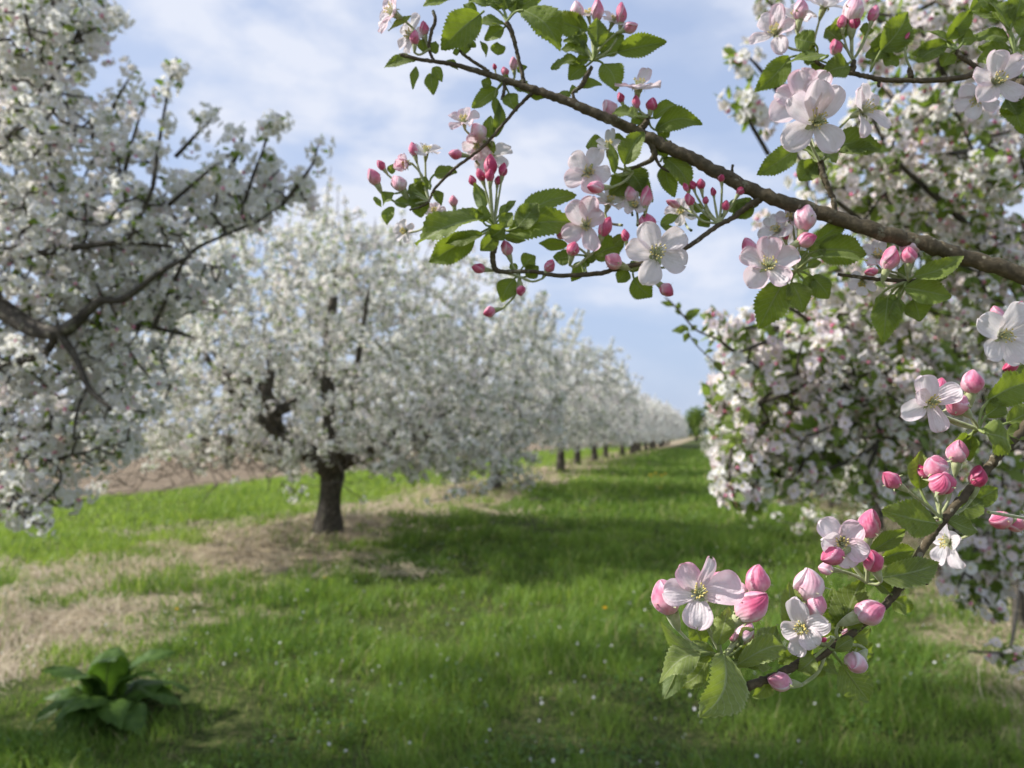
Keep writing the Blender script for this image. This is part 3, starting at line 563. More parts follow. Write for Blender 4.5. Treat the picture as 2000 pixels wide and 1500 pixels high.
RB = np.array([*G(1992, 1240)[:2], 0.]); print('right tree base', RB)
RD = proj(RB)[2]
rt = RB + np.array([0, 0, 1.0])
rightlimbs = [
  [zt(*(RB + [0, 0, .9]), .07), (1960, 830, 4.6, .055), (1800, 800, 4.0, .035), (1680, 780, 3.5, .030), (1620, 735, 3.3, .024), (1560, 760, 3.1, .015), (1450, 800, 3.0, .008)],
  [zt(*(RB + [0, 0, 1.2]), .07), (2000, 600, 4.4, .05), (1850, 520, 3.8, .035), (1740, 470, 3.4, .024), (1620, 380, 3.1, .014), (1540, 280, 3.0, .008)],
  [(1880, 430, 3.4, .024), (1800, 360, 3.2, .018), (1740, 300, 3.0, .012), (1690, 200, 2.9, .008)],
  [zt(*(RB + [0, 0, 1.2]), .07), (2030, 420, 4.4, .05), (1950, 300, 3.6, .03), (1870, 190, 3.2, .02), (1800, 60, 3.0, .012), (1760, -40, 3, .01)],
  [(1960, 300, 3.4, .022), (1900, 296, 3.0, .02), (1850, 300, 2.9, .012)],
  [(1680, 780, 3.5, .024), (1720, 850, 3.4, .018), (1660, 900, 3.2, .013), (1560, 930, 3.0, .008)],
  [(1900, 850, 4.2, .03), (1860, 940, 3.8, .02), (1900, 1060, 3.4, .012), (1880, 1130, 3.2, .006)],
  [(1620, 640, 3.4, .02), (1520, 660, 3.1, .014), (1440, 690, 2.9, .008)],
  [(1740, 640, 3.8, .03), (1620, 640, 3.4, .02), (1540, 600, 3.2, .01)],
  [(1960, 830, 4.6, .04), (1740, 640, 3.8, .03)],
  [(1950, 1275, 3.4, .009), (1890, 1272, 3.3, .006)],
  [zt(*(RB + [0, 0, .35]), .02), (1975, 1260, 4.2, .012), (1950, 1275, 3.4, .009)]]
rblobs = [(1900, 60, 190, 110, 3.2, .6, 95), (1760, 60, 110, 80, 3.1, .4, 30), (1850, 270, 230, 130, 3.3, .6, 110), (1640, 330, 110, 90, 3.1, .3, 26), (1800, 420, 220, 110, 3.5, .6, 110), (1940, 560, 150, 150, 3.5, .5, 75),
          (1680, 600, 180, 100, 3.5, .5, 85), (1560, 700, 140, 80, 3.1, .35, 64), (1470, 770, 85, 110, 3.0, .3, 44), (1700, 760, 190, 120, 3.4, .5, 100), (1880, 760, 150, 140, 3.6, .5, 70), (1580, 850, 130, 80, 3.1, .35, 54),
          (1450, 930, 45, 60, 2.9, .15, 14), (1560, 920, 60, 50, 3.0, .2, 14), (1760, 900, 120, 70, 3.4, .4, 34), (1930, 980, 100, 90, 3.5, .4, 34), (1890, 1130, 45, 45, 3.2, .1, 10), (1970, 1090, 40, 60, 3.3, .2, 14), (1940, 1180, 40, 40, 3.3, .2, 8), (1850, 1000, 60, 50, 3.3, .2, 16), (1965, 1285, 30, 14, 3.4, .1, 5), (2200, 500, 180, 520, 4.3, .8, 120)]
rshoots = [[(1480, 720, 2.9), (1440, 690, 2.85), (1412, 670, 2.8), (1400, 640, 2.8)], [(1500, 300, 3.0), (1465, 240, 2.9), (1440, 200, 2.9), (1432, 185, 2.9)], [(1520, 180, 3.0), (1480, 130, 2.95), (1455, 105, 2.95)], [(1600, 500, 3.2), (1540, 460, 3.1), (1500, 440, 3.1)], [(1520, 640, 3.1), (1460, 640, 3.), (1420, 660, 2.95)],
           [(1510, 760, 3.), (1440, 840, 2.9), (1425, 940, 2.85), (1450, 985, 2.85)], [(1600, 860, 3.), (1560, 920, 2.95), (1550, 965, 2.95)], [(1720, 860, 3.2), (1690, 930, 3.15), (1700, 965, 3.1)], [(1930, 1040, 3.3), (1895, 1090, 3.2), (1870, 1150, 3.15)], [(1560, 40, 3), (1520, 20, 3), (1500, 2, 3)]]
near_tree('near pink and white apple tree crowding the right edge above a thin pale trunk', tuple(RB), ([(0, 0, -.1), (.0, 0, .5), (0, 0, .9), (0, .02, 1.3)], [.05, .04, .04, .05]), rightlimbs, rblobs, rshoots, NEAR_P, .34, .085, 'pinkish apple trees of the right row', 1.35, 1.05, .95, .93)

# ------------------------------------------------------------------ foreground branches: mesh builders
def petal_mesh(c, rdir, n, L, Wd, a0, a1, cup, twist=0.0, seed=0):
    r = np.random.default_rng(seed); R_, C_ = 14, 13
    vs = np.sin(np.linspace(0, 1, R_) * math.pi / 2) ** 1.0; side = np.cross(n, rdir); V = []; U = []; x = h = 0.0; pv = 0.0
    ph = r.uniform(0, 6.28, 4); notch = r.uniform(0, .07)
    for i, v in enumerate(vs):
        a = a0 + (a1 - a0) * v; dv = v - pv; x += L * dv * math.cos(a); h += L * dv * math.sin(a); pv = v
        w = Wd * (1 + .07 * math.sin(8 * v + ph[1]) * v) * (1.12 * (v + .015) ** .62 * max(1 - v ** 3.4, 0) ** .52 + .035)
        ln = -rdir * math.sin(a) + n * math.cos(a); tw = twist * v; sd = side * math.cos(tw) + ln * math.sin(tw); ln2 = np.cross(rdir * math.cos(a) + n * math.sin(a), sd)
        for u in np.linspace(-1, 1, C_):
            ruf = L * .085 * v * (math.sin(3.1 * u + ph[0] + 4 * v) * .6 + math.sin(6 * u + ph[1]) * .35 * abs(u)) + L * .05 * math.sin(7 * v + ph[2]) * abs(u) + L * .012 * math.sin(11 * u + 5 * v + ph[3])
            p = c + rdir * (x - notch * L * (1 - abs(u)) * v ** 8 - L * .07 * v ** 3 * vnoise(u * 3.1 + ph[0] * 9, ph[1] * 5, 1.0)) + n * (L * .075 * (vnoise(u * 2.2 + ph[2] * 7, v * 4.5 + ph[3] * 3, 1.0) - .5) * min(1, v * 2)) + n * h + sd * (u * w) + ln2 * (cup * w * u * u + ruf); V.append(p); U.append((u, v))
    return np.array(V), grid_faces(R_, C_), np.array(U)
def stamens_mesh(c, n, ref, L, rr, seed):
    r = np.random.default_rng(seed); mb = MB(); ax, ay, _ = frame_from(n, ref)
    for i in range(17):
        a = i * 2.39996; t = .16 + .5 * r.random(); o = (ax * math.cos(a) + ay * math.sin(a)); l = L * r.uniform(.75, 1.1)
        p0 = c + o * L * .12; p1 = c + o * L * (.12 + .25 * t) + n * l * .5; p2 = c + o * L * (.12 + .75 * t) + n * l
        V, F, U = tube(smooth_path([p0, p1, p2], 5), rr, 5, False); mb.add(V, F, U, 0)
        q = nrm(o + n * .4); V, F, U = tube([p2 - q * rr * 2.6, p2 - q * rr * 1.2, p2 + q * rr * 1.2, p2 + q * rr * 2.6], np.array([.9, 2.2, 2.2, .9]) * rr, 6); mb.add(V, F, U, 1)
    for i in range(5):
        a = i * 1.2566; o = (ax * math.cos(a) + ay * math.sin(a)); V, F, U = tube([c, c + n * L * .4 + o * L * .03, c + n * L * .85 + o * L * .1], rr * 1.1, 5, True); mb.add(V, F, U, 0)
    V, F, U = tube([c - n * L * .1, c + n * L * .06], [L * .2, L * .12], 10); mb.add(V, F, U, 0)
    return mb
def bud_mesh(base, d, ref, L, Wd, seed, turns=.45, nb=3, open_=0.0):
    r = np.random.default_rng(seed); R_, C_ = 18, 54; ax, ay, _ = frame_from(d, ref); V = []; U = []; ph = r.random()
    bend = r.normal(0, .05, 2)
    for i in range(R_):
        t = i / (R_ - 1); prof = math.sin(math.pi * min(1, (.06 + .94 * t)) ** .88) ** .66 if t < 1 else 0.0
        prof = max(prof, .04) * (1 - .06 * t)
        for j in range(C_):
            th = j / C_ * 6.283; s = (nb * th / 6.283 + turns * t * 2 + ph) % 1.0
            k = 1 + (.19 * (s - .5)) * min(1, t * 3) + .05 * math.sin(2 * th + ph * 9) + .03 * math.sin(5 * th + 7 * t) + .022 * math.sin(9 * th - 5 * t + ph * 20) * t + .02 * math.sin(11 * t + 3 * th)
            lift = open_ * (s ** 2) * t * .3
            rr = Wd * .5 * prof * (k + lift); z = L * (t + .05 * (s - .5) * t * t)
            V.append(base + d * z + (ax * math.cos(th) + ay * math.sin(th)) * rr + (ax * bend[0] + ay * bend[1]) * L * t * t); U.append((s, t))
    return np.array(V), grid_faces(R_, C_, True), np.array(U)
def sepals_and_stalk(base, d, ref, Wd, node, seed, stalk_r, splay=1.0, mb=None):
    """the calyx cup, five sepals and the stalk down to the node"""
    r = np.random.default_rng(seed); mb = mb or MB(); ax, ay, _ = frame_from(d, ref); cup = Wd * .62
    q = [base - d * cup * 1.25, base - d * cup * .9, base - d * cup * .45, base - d * cup * .05, base + d * cup * .10]
    V, F, U = tube(q, [stalk_r, Wd * .15, Wd * .22, Wd * .25, Wd * .19], 10); mb.add(V, F, U)
    for i in range(5):
        a = i * 1.2566 + r.uniform(-.2, .2); o = ax * math.cos(a) + ay * math.sin(a); s = np.cross(d, o); l = Wd * r.uniform(.62, .92); e = splay * r.uniform(.5, 1.3); V = []
        p = base + o * Wd * .2 - d * cup * .05; ang = 1.1
        for k, wv in enumerate((.20, .19, .13, .07, .012)):
            for c in (-1, 0, 1): V.append(p + s * c * wv * Wd + (o * math.sin(ang) - d * math.cos(ang)) * 0 + o * (.02 * Wd if c == 0 else 0))
            p = p + (d * math.cos(1.1 - ang + e * k * .5) + o * math.sin(1.1 - ang + e * k * .5)) * l / 4
        mb.add(np.array(V), grid_faces(5, 3), None)
    if node is not None:
        node = np.asarray(node, float); e = base - d * cup * 1.2; L = np.linalg.norm(e - node); pts = smooth_path([node, node + (e - node) * .45 + (nrm(e - node) - d) * L * .18, e], 10)
        V, F, U = tube(pts, np.linspace(stalk_r * 1.25, stalk_r, 10), 8, False, .05); mb.add(V, F, U)
    return mb
def leaf_mesh(base, tip, face, Wd, fold, arch, wave, seed, petiole=None, roll_edge=0.0, mb=None):
    r = np.random.default_rng(seed); mb = mb or MB(); R_, C_ = 34, 9; ax = tip - base; L = np.linalg.norm(ax); ax /= L
    n = nrm(face - ax * (face @ ax)); s = np.cross(ax, n); V = []; U = []; ph = r.uniform(0, 6.28, 3); bend = r.normal(0, .06)
    for i in range(R_):
        v = i / (R_ - 1); w = Wd * .5 * (1.03 * math.sin(math.pi * min(1, v * .985 + .008) ** .80) ** .80) * (1 - .22 * max(0, v - .7) / .3) + Wd * .012
        w *= 1 + .05 * math.sin(11 * v + ph[1]) ; c0 = base + ax * L * v + n * (arch * L * (math.sin(v * math.pi) - .0) - roll_edge * L * v ** 3 * .5) + s * bend * L * math.sin(v * math.pi)
        for u in np.linspace(-1, 1, C_):
            tooth = (1 + (.11 if (i % 2) else -.02)) if abs(u) > .99 and .06 < v < .97 else 1.0
            au = abs(u); z = fold * w * (au ** 1.25) + wave * Wd * au ** 2 * math.sin(9 * v + ph[0] + (2.2 if u > 0 else 0)) - roll_edge * w * au ** 4 * .8
            z += .034 * Wd * math.sin((v - .30 * au) * 56.5) * au * (1 - au * .4)
            z += Wd * .085 * (vnoise(v * 9 + ph[0] * 7, u * 4 + ph[1] * 5, 1.0) - .5) * min(1, au * 3); y = u * w * math.cos(min(1.2, abs(fold) * .6)) * tooth
            V.append(c0 + s * y + n * z + ax * (.035 * L * au * (tooth - 1) * 4)); U.append((u, v))
    mb.add(np.array(V), grid_faces(R_, C_), np.array(U), 0)
    rb = Wd * .020; rib = base + ax * 0; pts = []
    for v in np.linspace(0, .92, 10): pts.append(base + ax * L * v + n * (arch * L * math.sin(v * math.pi) - roll_edge * L * v ** 3 * .5) + s * bend * L * math.sin(v * math.pi) - n * rb * .6)
    V, F, U = tube(pts, np.linspace(rb * 1.3, rb * .3, 10), 6, False); mb.add(V, F, U, 1)
    if petiole is not None:
        p = np.asarray(petiole, float); l = np.linalg.norm(base - p)
        V, F, U = tube(smooth_path([p, p + (base - p) * .5 + (nrm(base - p) - ax) * l * .15, base], 8), np.linspace(.0009, .0008, 8), 6, False); mb.add(V, F, U, 1)
    return mb

class Branch:
    def __init__(s, label, d, origin_px, seed):
        s.d = d; s.root = bpy.data.objects.new('flowering_branch', None); COL.objects.link(s.root); s.o = P(*origin_px); s.root.location = s.o
        tag(s.root, label, 'branch', 'blossoming branches close to the camera'); s.k = seed * 1000; s.dfun = None
    def dep(s, px, py): return s.dfun(px, py) if s.dfun else s.d
    def put(s, name, mb, mats, parent=None, color=None):
        mb.V = [v - s.o for v in mb.V]; o = link(name, mb.mesh(name, mats), parent or s.root)
        if color is not None: o.color = (*color, 1)
        return o
    def stem(s, pts, name='twig', knob=.035, spurs=True):
        """pts: (px, py, width_px[, dd])"""
        q = np.array([P(p[0], p[1], s.dep(p[0], p[1]) + (p[3] if len(p) > 3 else 0)) for p in pts]); rd = np.array([p[2] / 2 * s.dep(p[0], p[1]) / FPX for p in pts])
        n = max(20, 9 * len(q)); qq = smooth_path(q, n); rr = np.interp(np.linspace(0, 1, n), np.linspace(0, 1, len(rd)), rd); rr *= (.68 if s.k < 2000 else .78) * (1 + rng.normal(0, .03, n))
        qq[1:-1] += rng.normal(0, 1, (n - 2, 3)) * (rr[1:-1] * .10)[:, None]
        mb = MB(); V, F, U = tube(qq, rr, 14, True, knob); mb.add(V, F, U)
        if spurs:
            for i in range(3, n - 3, 7):                       # bud scars and small knots
                a = nrm(rng.normal(0, 1, 3)); V, F, U = tube([qq[i] + a * rr[i] * .6, qq[i] + a * rr[i] * 1.0, qq[i] + a * rr[i] * 1.15], [rr[i] * .45, rr[i] * .3, rr[i] * .12], 7); mb.add(V, F, U)
        return s.put(name, mb, [M['twigbark']])
    def blossom(s, px, py, dia, n=(0, 0, 1), pet=None, roll=0, pink=.35, node=None, dd=0.0, a0=35, a1=0, cup=.30, stam=True):
        s.k += 1; d = s.dep(px, py) + dd; sc = d / FPX; c = P(px, py, d); nn = D(*n); ax, ay, _ = frame_from(nn, CR); L = dia / 2 * sc; r = np.random.default_rng(s.k)
        nd = P(*node, s.dep(*node)) if node else c - nn * L * 1.2 - CU * L * .5
        mb = sepals_and_stalk(c - nn * L * .06, nn, ax, L * .55, nd, s.k, .00085, 2.2); o = s.put('blossom', mb, [M['fuzz']])
        pet = pet or [(roll + k * 72 + r.uniform(-8, 8), r.uniform(.92, 1.06), r.uniform(.88, 1.08), r.uniform(-12, 12)) for k in range(5)]
        for k, p in enumerate(pet):
            a = rad(p[0]); rd = ax * math.cos(a) + ay * math.sin(a); m = MB(); tl = rad(p[3]) if len(p) > 3 else 0; lay = (k % 2) * L * .02
            V, F, U = petal_mesh(c + nn * lay + rd * L * .05, rd, nn, L * p[1], L * .475 * p[2], rad(a0) + tl, rad(a1) + tl + r.uniform(-.15, .15), cup * r.uniform(.6, 1.3), p[4] if len(p) > 4 else r.uniform(-.25, .25), s.k * 7 + k); m.add(V, F, U)
            s.put('petal', m, [M['petal']], o, (np.clip(pink * r.uniform(.5, 1.5), 0, 1), 0, 0))
        if stam: s.put('stamens', stamens_mesh(c, nn, ax, L * .42, max(.00022, L * .011), s.k), [M['filament'], M['anther']], o)
    def bud(s, px, py, ang, ln, wd, deep=.6, node=None, dd=0.0, z=0.15, open_=0.0, splay=1.0):
        s.k += 1; d = s.dep(px, py) + dd; sc = d / FPX; dr = D(math.cos(rad(ang)), math.sin(rad(ang)), z); L = ln * sc; base = P(px, py, d) - dr * L * .5; m = MB()
        r = np.random.default_rng(s.k); V, F, U = bud_mesh(base, dr, CZ + CR * .3, L, wd * sc, s.k, r.uniform(.25, .5) * r.choice([-1, 1]), 3, open_); m.add(V, F, U); o = s.put('bud', m, [M['bud']], None, (deep, 0, 0))
        nd = P(*node, s.dep(*node)) if node else base - dr * L * .9 - CU * L * .4
        s.put('calyx', sepals_and_stalk(base, dr, CZ + CR * .3, wd * sc, nd, s.k, .0008, splay), [M['fuzz']], o)
    def leaf(s, bx, by, tx, ty, w, dd=0.004, dz=0.0, tilt=(0, .25), side=1, fold=.28, arch=.06, wave=.05, fuzz=.15, light=.3, node=None, roll=0.0):
        s.k += 1; d0 = s.dep(bx, by) + dd; d1 = s.dep(tx, ty) + dd + dz; sc = d0 / FPX; r = np.random.default_rng(s.k)
        face = D(tilt[0] + r.normal(0, .22), tilt[1] + r.normal(0, .22), 1) * side
        nd = P(*node, s.dep(*node)) if node else None
        s.put('leaf', leaf_mesh(P(bx, by, d0), P(tx, ty, d1), face, w * sc, fold * r.uniform(.5, 1.9), arch * r.uniform(.3, 2.2), wave * r.uniform(.9, 2.4), s.k, nd, roll), [M['leaf'], M['rib']], None, (np.clip(fuzz + r.uniform(-.08, .1), 0, 1), np.clip(light + r.uniform(-.15, .35), 0, 1), 0))

#==FOREGROUND==
# ------------------------------------------------------------------ lower branch, in focus
A = Branch('sharp lower branch with pink buds and open blossoms, its tip curling at bottom right', .42, (2030, 800, .47), 1)
A.dfun = lambda x, y: .42 + .00006 * (x - 1400)
A.stem([(2060, 760, 30), (2010, 825, 29), (1951, 888, 27), (1926, 919, 25), (1880, 972, 24), (1833, 1027, 24), (1802, 1072, 24), (1763, 1141, 23), (1728, 1181, 22), (1670, 1232, 22), (1602, 1280, 23), (1558, 1297, 24), (1520, 1318, 23), (1486, 1331, 23), (1458, 1341, 25), (1438, 1334, 24), (1426, 1312, 21), (1418, 1292, 18)], 'twig', .05)
A.stem([(1806, 1105, 14), (1812, 1130, 13), (1810, 1141, 7)], 'spur')
n1 = (1412, 1286); n4 = (1836, 1010)
A.blossom(1364, 1160, 143, (-.12, .42, .9), [(122, .98, .95, 14), (66, 1.18, .55, 26, .9), (178, .98, .95, -6), (4, 1.18, 1.22, -8), (262, .95, 1.05, -10)], pink=.42, node=n1, dd=-.012, cup=.34)
A.bud(1300, 1166, 112, 66, 54, .34, n1, .004, .1, .35)
A.bud(1480, 1131, 80, 58, 48, .52, n1, .006, .1)
A.bud(1470, 1183, 48, 72, 55, .50, n1, -.014, .25)
A.bud(1400, 1136, 70, 42, 34, .6, n1, .014)
A.bud(1456, 1236, 60, 44, 40, .2, n1, .008, .2, .3)
A.bud(1449, 1150, 100, 26, 22, .0, n1, .012)
A.leaf(1388, 1276, 1290, 1214, 32, -.004, 0, (.3, .9), -1, .5, .05, .03, .9, .3, n1)
A.leaf(1403, 1258, 1424, 1188, 40, -.010, 0, (-.3, .2), 1, .55, .12, .12, .35, .9, n1, .6)
A.leaf(1366, 1276, 1286, 1322, 52, -.004, 0, (-.3, .7), 1, .25, .16, .10, .45, .6, n1, .5)
A.leaf(1330, 1288, 1296, 1366, 40, .004, 0, (-.5, -.2), -1, .3, .05, .05, .3, .2, n1)
A.leaf(1414, 1278, 1366, 1402, 88, -.016, -.01, (.35, .25), 1, .42, .05, .05, .62, .55, n1)
A.leaf(1438, 1290, 1524, 1222, 62, .004, 0, (.1, .5), 1, .25, .10, .12, .50, .4, n1, .3)
A.leaf(1440, 1298, 1544, 1256, 48, -.006, 0, (.1, .8), 1, .35, .14, .14, .45, .75, n1, .5)
A.leaf(1421, 1314, 1406, 1358, 34, .006, 0, (.3, 0), -1, .3, .05, .05, .3, .1, n1)
A.leaf(1372, 1264, 1343, 1212, 40, .010, 0, (0, .3), 1, .2, .08, .06, .4, .4, n1)
A.leaf(1450, 1262, 1478, 1228, 26, .002, 0, (.4, .3), -1, .4, .1, .1, .6, .4, n1)
A.leaf(1440, 1296, 1512, 1298, 40, -.004, 0, (.1, .9), 1, .35, .14, .14, .55, .8, n1, .5)
A.leaf(1432, 1280, 1490, 1244, 44, .010, 0, (0, .4), 1, .3, .1, .1, .5, .5, n1, .3)
A.leaf(1396, 1282, 1330, 1256, 36, .006, 0, (-.2, .5), 1, .4, .1, .1, .6, .5, n1, .4)
A.leaf(1380, 1290, 1322, 1340, 40, .008, 0, (-.3, .3), 1, .3, .1, .1, .4, .3, n1, .4)
A.leaf(1408, 1270, 1396, 1222, 26, .004, 0, (.5, .3), -1, .4, .1, .1, .7, .3, n1)
n2 = (1616, 1262)
A.leaf(1630, 1270, 1668, 1246, 26, -.004, 0, (.2, .6), 1, .4, .1, .1, .5, .6, n2)
A.leaf(1588, 1280, 1548, 1262, 40, .012, 0, (0, .3), 1, .3, .1, .1, .3, .3, n2)
A.leaf(1612, 1290, 1636, 1318, 24, .004, 0, (.2, .6), -1, .4, .1, .1, .6, .3, n2)
A.blossom(1566, 1222, 112, (-.42, -.02, .88), [(98, 1.25, 1.05, 10), (22, 1.08, 1.0, 6), (318, .85, 1.1, 14), (262, 1.05, .82, -8), (196, .72, .85, 4)], pink=.16, node=n2, dd=-.012, cup=.42)
A.bud(1580, 1140, 96, 66, 56, .10, n2, .002, .15, .5)
A.bud(1594, 1180, 84, 52, 38, .30, n2, -.003, .1, .2)
A.bud(1608, 1250, 200, 14, 10, .95, n2, -.014)
A.bud(1699, 1193, 28, 56, 50, .42, (1640, 1254), -.006, .15, .15)
A.bud(1521, 1332, 168, 50, 37, .34, n2, -.004, .25, .15, 1.5)
A.bud(1669, 1294, 200, 36, 42, .10, n2, -.006, .75, .3, 2.0)
A.leaf(1542, 1226, 1540, 1136, 46, .006, 0, (-.3, .1), 1, .3, .06, .06, .35, .7, n2)
A.leaf(1644, 1240, 1684, 1132, 66, .004, 0, (-.15, .2), 1, .30, .05, .05, .18, .25, n2)
A.leaf(1628, 1230, 1626, 1146, 40, .012, 0, (-.3, .2), 1, .3, .06, .05, .2, .4, n2)
A.leaf(1645, 1298, 1697, 1368, 64, .004, 0, (.1, 0), -1, -.15, .03, .05, .0, .1, n2)
A.leaf(1656, 1262, 1706, 1276, 42, .010, 0, (0, .5), 1, .3, .08, .08, .1, .1, n2)
A.leaf(1560, 1268, 1520, 1296, 36, .012, 0, (0, .5), 1, .3, .08, .08, .05, .1, n2)
A.leaf(1608, 1292, 1570, 1316, 30, .012, 0, (0, .2), 1, .3, .08, .08, .05, .1, n2)
A.leaf(1500, 1326, 1470, 1362, 34, .006, 0, (0, .4), 1, .3, .1, .1, .3, .5, (1500, 1322))
A.leaf(1590, 1284, 1560, 1310, 36, -.004, 0, (0, .7), 1, .35, .12, .1, .45, .6, n2, .4)
A.leaf(1660, 1240, 1700, 1226, 30, .006, 0, (.1, .5), 1, .35, .1, .1, .3, .5, n2)
A.leaf(1640, 1250, 1610, 1205, 34, .010, 0, (0, .3), 1, .3, .1, .1, .25, .6, n2)
A.leaf(1740, 1170, 1776, 1196, 34, .006, 0, (.1, .5), 1, .3, .1, .1, .2, .4, (1736, 1176))
A.bud(1652, 1232, 70, 26, 19, .5, n2, .004); A.bud(1430, 1240, 95, 24, 18, .5, n1, .006); A.bud(1770, 1000, 150, 26, 20, .6, n4, .006)
n3 = (1693, 1138)
A.blossom(1641, 1060, 112, (-.18, .12, .95), [(132, 1.15, 1.1, 4), (172, .98, 1.05, 22), (50, 1.0, 1.08, 10), (338, .98, 1.05, 8), (285, .90, 1.0, 6)], pink=.30, node=n3, dd=-.010, cup=.45)
A.bud(1625, 1086, 196, 48, 36, .62, n3, -.016, .3)
A.bud(1698, 1022, 84, 56, 43, .50, n3, .004, .1)
A.bud(1702, 1094, 118, 46, 38, .66, n3, -.010, .2, .1)
A.bud(1612, 1111, 172, 28, 24, .15, n3, .004, .1, .2, 1.6)
A.leaf(1700, 1078, 1768, 1036, 34, .006, 0, (.1, .6), 1, .4, .08, .06, .25, .7, n3)
A.leaf(1716, 1096, 1786, 1076, 38, .010, 0, (.1, .3), 1, .25, .06, .05, .15, .1, n3)
A.leaf(1718, 1128, 1834, 1100, 54, -.002, 0, (.1, .55), 1, .25, .05, .07, .42, .25, n3)
A.leaf(1700, 1140, 1742, 1164, 42, .002, 0, (.1, .5), 1, .35, .06, .06, .10, .1, n3)
A.leaf(1690, 1118, 1656, 1100, 22, .004, 0, (.1, .5), -1, .35, .06, .06, .6, .1, n3)
n4 = (1836, 1010)
A.bud(1739, 937, 148, 42, 32, .66, n4, -.004, .15, 0, 1.3)
A.bud(1827, 910, 128, 48, 46, .36, n4, .0, .3, .2)
A.bud(1803, 920, 120, 30, 24, .85, n4, .008, .1)
A.bud(1840, 943, 110, 44, 48, .62, n4, -.014, .75)
A.bud(1870, 881, 88, 44, 38, .46, n4, .002, .1, .1, 1.4)
A.bud(1911, 930, 78, 42, 34, .88, n4, -.002, .1)
A.leaf(1829, 1022, 1722, 996, 66, -.012, 0, (-.05, .25), 1, .18, .03, .05, .04, .45, n4)
A.leaf(1797, 954, 1798, 880, 42, .010, 0, (-.2, .2), 1, .3, .06, .06, .2, .55, n4)
A.leaf(1852, 1014, 1908, 1036, 36, -.002, 0, (.1, .5), 1, .3, .06, .05, .12, .15, n4)
A.leaf(1864, 1000, 1920, 978, 42, .010, 0, (.1, .4), 1, .3, .06, .05, .08, .05, n4)
A.leaf(1898, 982, 1948, 955, 38, .012, 0, (.1, .4), 1, .3, .06, .05, .08, .3, n4)
A.leaf(1870, 1000, 1890, 946, 34, .014, 0, (.1, .4), 1, .3, .06, .05, .1, .2, n4)
n5 = (1912, 838)
A.blossom(1815, 786, 112, (-.15, .15, .95), [(112, 1.1, 1.08, 16), (158, .85, .8, 22), (204, 1.2, .98, -6), (282, 1.1, .84, -8), (24, 1.08, 1.0, 6)], pink=.16, node=n5, dd=-.008, cup=.32)
A.bud(1834, 754, 90, 34, 30, .6, n5, .008)
A.bud(1868, 788, 146, 44, 43, .52, n5, -.012, .4)
A.bud(1899, 745, 86, 46, 42, .5, n5, 0, .1)
A.leaf(1930, 782, 2015, 745, 62, .002, 0, (.0, .35), 1, .2, .05, .05, .12, .7, n5)
A.leaf(1924, 846, 1988, 866, 66, -.010, 0, (.1, .5), 1, .3, .12, .1, .22, .55, n5, .5)
A.leaf(1926, 812, 1962, 784, 38, .002, 0, (.1, .4), 1, .3, .06, .05, .05, .05, n5)
A.leaf(1968, 826, 2020, 796, 44, .006, 0, (.1, .6), 1, .3, .06, .05, .15, .4, n5)
A.leaf(1968, 850, 2015, 838, 34, .0, 0, (.1, .6), 1, .3, .06, .05, .2, .6, n5)
A.leaf(1890, 852, 1848, 876, 36, .016, 0, (.1, .3), 1, .3, .06, .05, .05, .1, n5)
A.leaf(1898, 850, 1892, 900, 26, .012, 0, (.1, .1), 1, .3, .06, .05, .05, .1, n5)
A.bud(1953, 1015, 175, 46, 34, .45, (1930, 1000), .05)
A.bud(1983, 1024, 175, 42, 28, .48, (1995, 1000), .05)
A.blossom(1856, 1056, 96, (-.75, -.1, .1), [(60, 1.0, 1, 0), (130, 1, 1, 0), (345, 1.2, 1.1, -10), (280, 1.2, 1, -10), (210, 1, 1, 0)], pink=.12, node=(1870, 1020), dd=.05)
# ------------------------------------------------------------------ main upper branch
B = Branch('long brown branch slanting down to the right across the sky, with leaves and pink clusters', .56, (2040, 545, .52), 2)
B.dfun = lambda x, y: .52 + .00009 * max(0, 2000 - x) * .75
B.stem([(2070, 562, 43), (2000, 538, 42), (1900, 506, 40), (1800, 476, 39), (1700, 449, 38), (1600, 414, 36), (1500, 384, 34), (1420, 345, 34), (1340, 305, 31), (1262, 266, 29), (1190, 232, 25), (1120, 203, 23), (1060, 181, 20), (1000, 161, 17), (940, 141, 14), (880, 125, 11), (820, 116, 9), (783, 107, 8)], 'branch', .03)
B.stem([(1024, 163, 11), (1018, 135, 10), (1008, 95, 10), (1000, 65, 12), (990, 45, 14)])
B.stem([(1044, 178, 10), (1015, 205, 9), (985, 240, 8), (950, 280, 8), (917, 308, 8), (889, 328, 8), (850, 368, 7), (833, 398, 6), (800, 410, 5)])
B.stem([(1485, 388, 22), (1462, 402, 16), (1430, 426, 13), (1400, 442, 13), (1340, 484, 12), (1290, 506, 12), (1225, 520, 13), (1160, 535, 12), (1085, 538, 11), (1040, 530, 10), (985, 531, 11), (969, 527, 13), (962, 504, 14), (966, 480, 16), (966, 458, 13)])
B.stem([(1262, 262, 18), (1278, 300, 16), (1268, 315, 12), (1252, 322, 10), (1232, 330, 8)])
B.stem([(1278, 302, 9), (1290, 325, 7), (1310, 336, 6)])
B.stem([(1630, 414, 14), (1627, 388, 13), (1614, 360, 14), (1606, 335, 16), (1602, 315, 15)])
B.stem([(1431, 345, 8), (1430, 330, 6), (1431, 322, 7)], 'spur')
B.stem([(1865, 515, 16), (1850, 530, 16), (1795, 548, 11), (1720, 546, 10), (1670, 540, 9), (1637, 536, 8)])
B.stem([(1126, 201, 8), (1119, 182, 8), (1135, 168, 12), (1145, 150, 13), (1156, 130, 9)])
B.stem([(847, 118, 7), (838, 95, 8), (842, 65, 9), (850, 40, 9), (846, 22, 8)])
B.stem([(984, 155, 8), (985, 175, 9), (980, 195, 7)], 'spur')
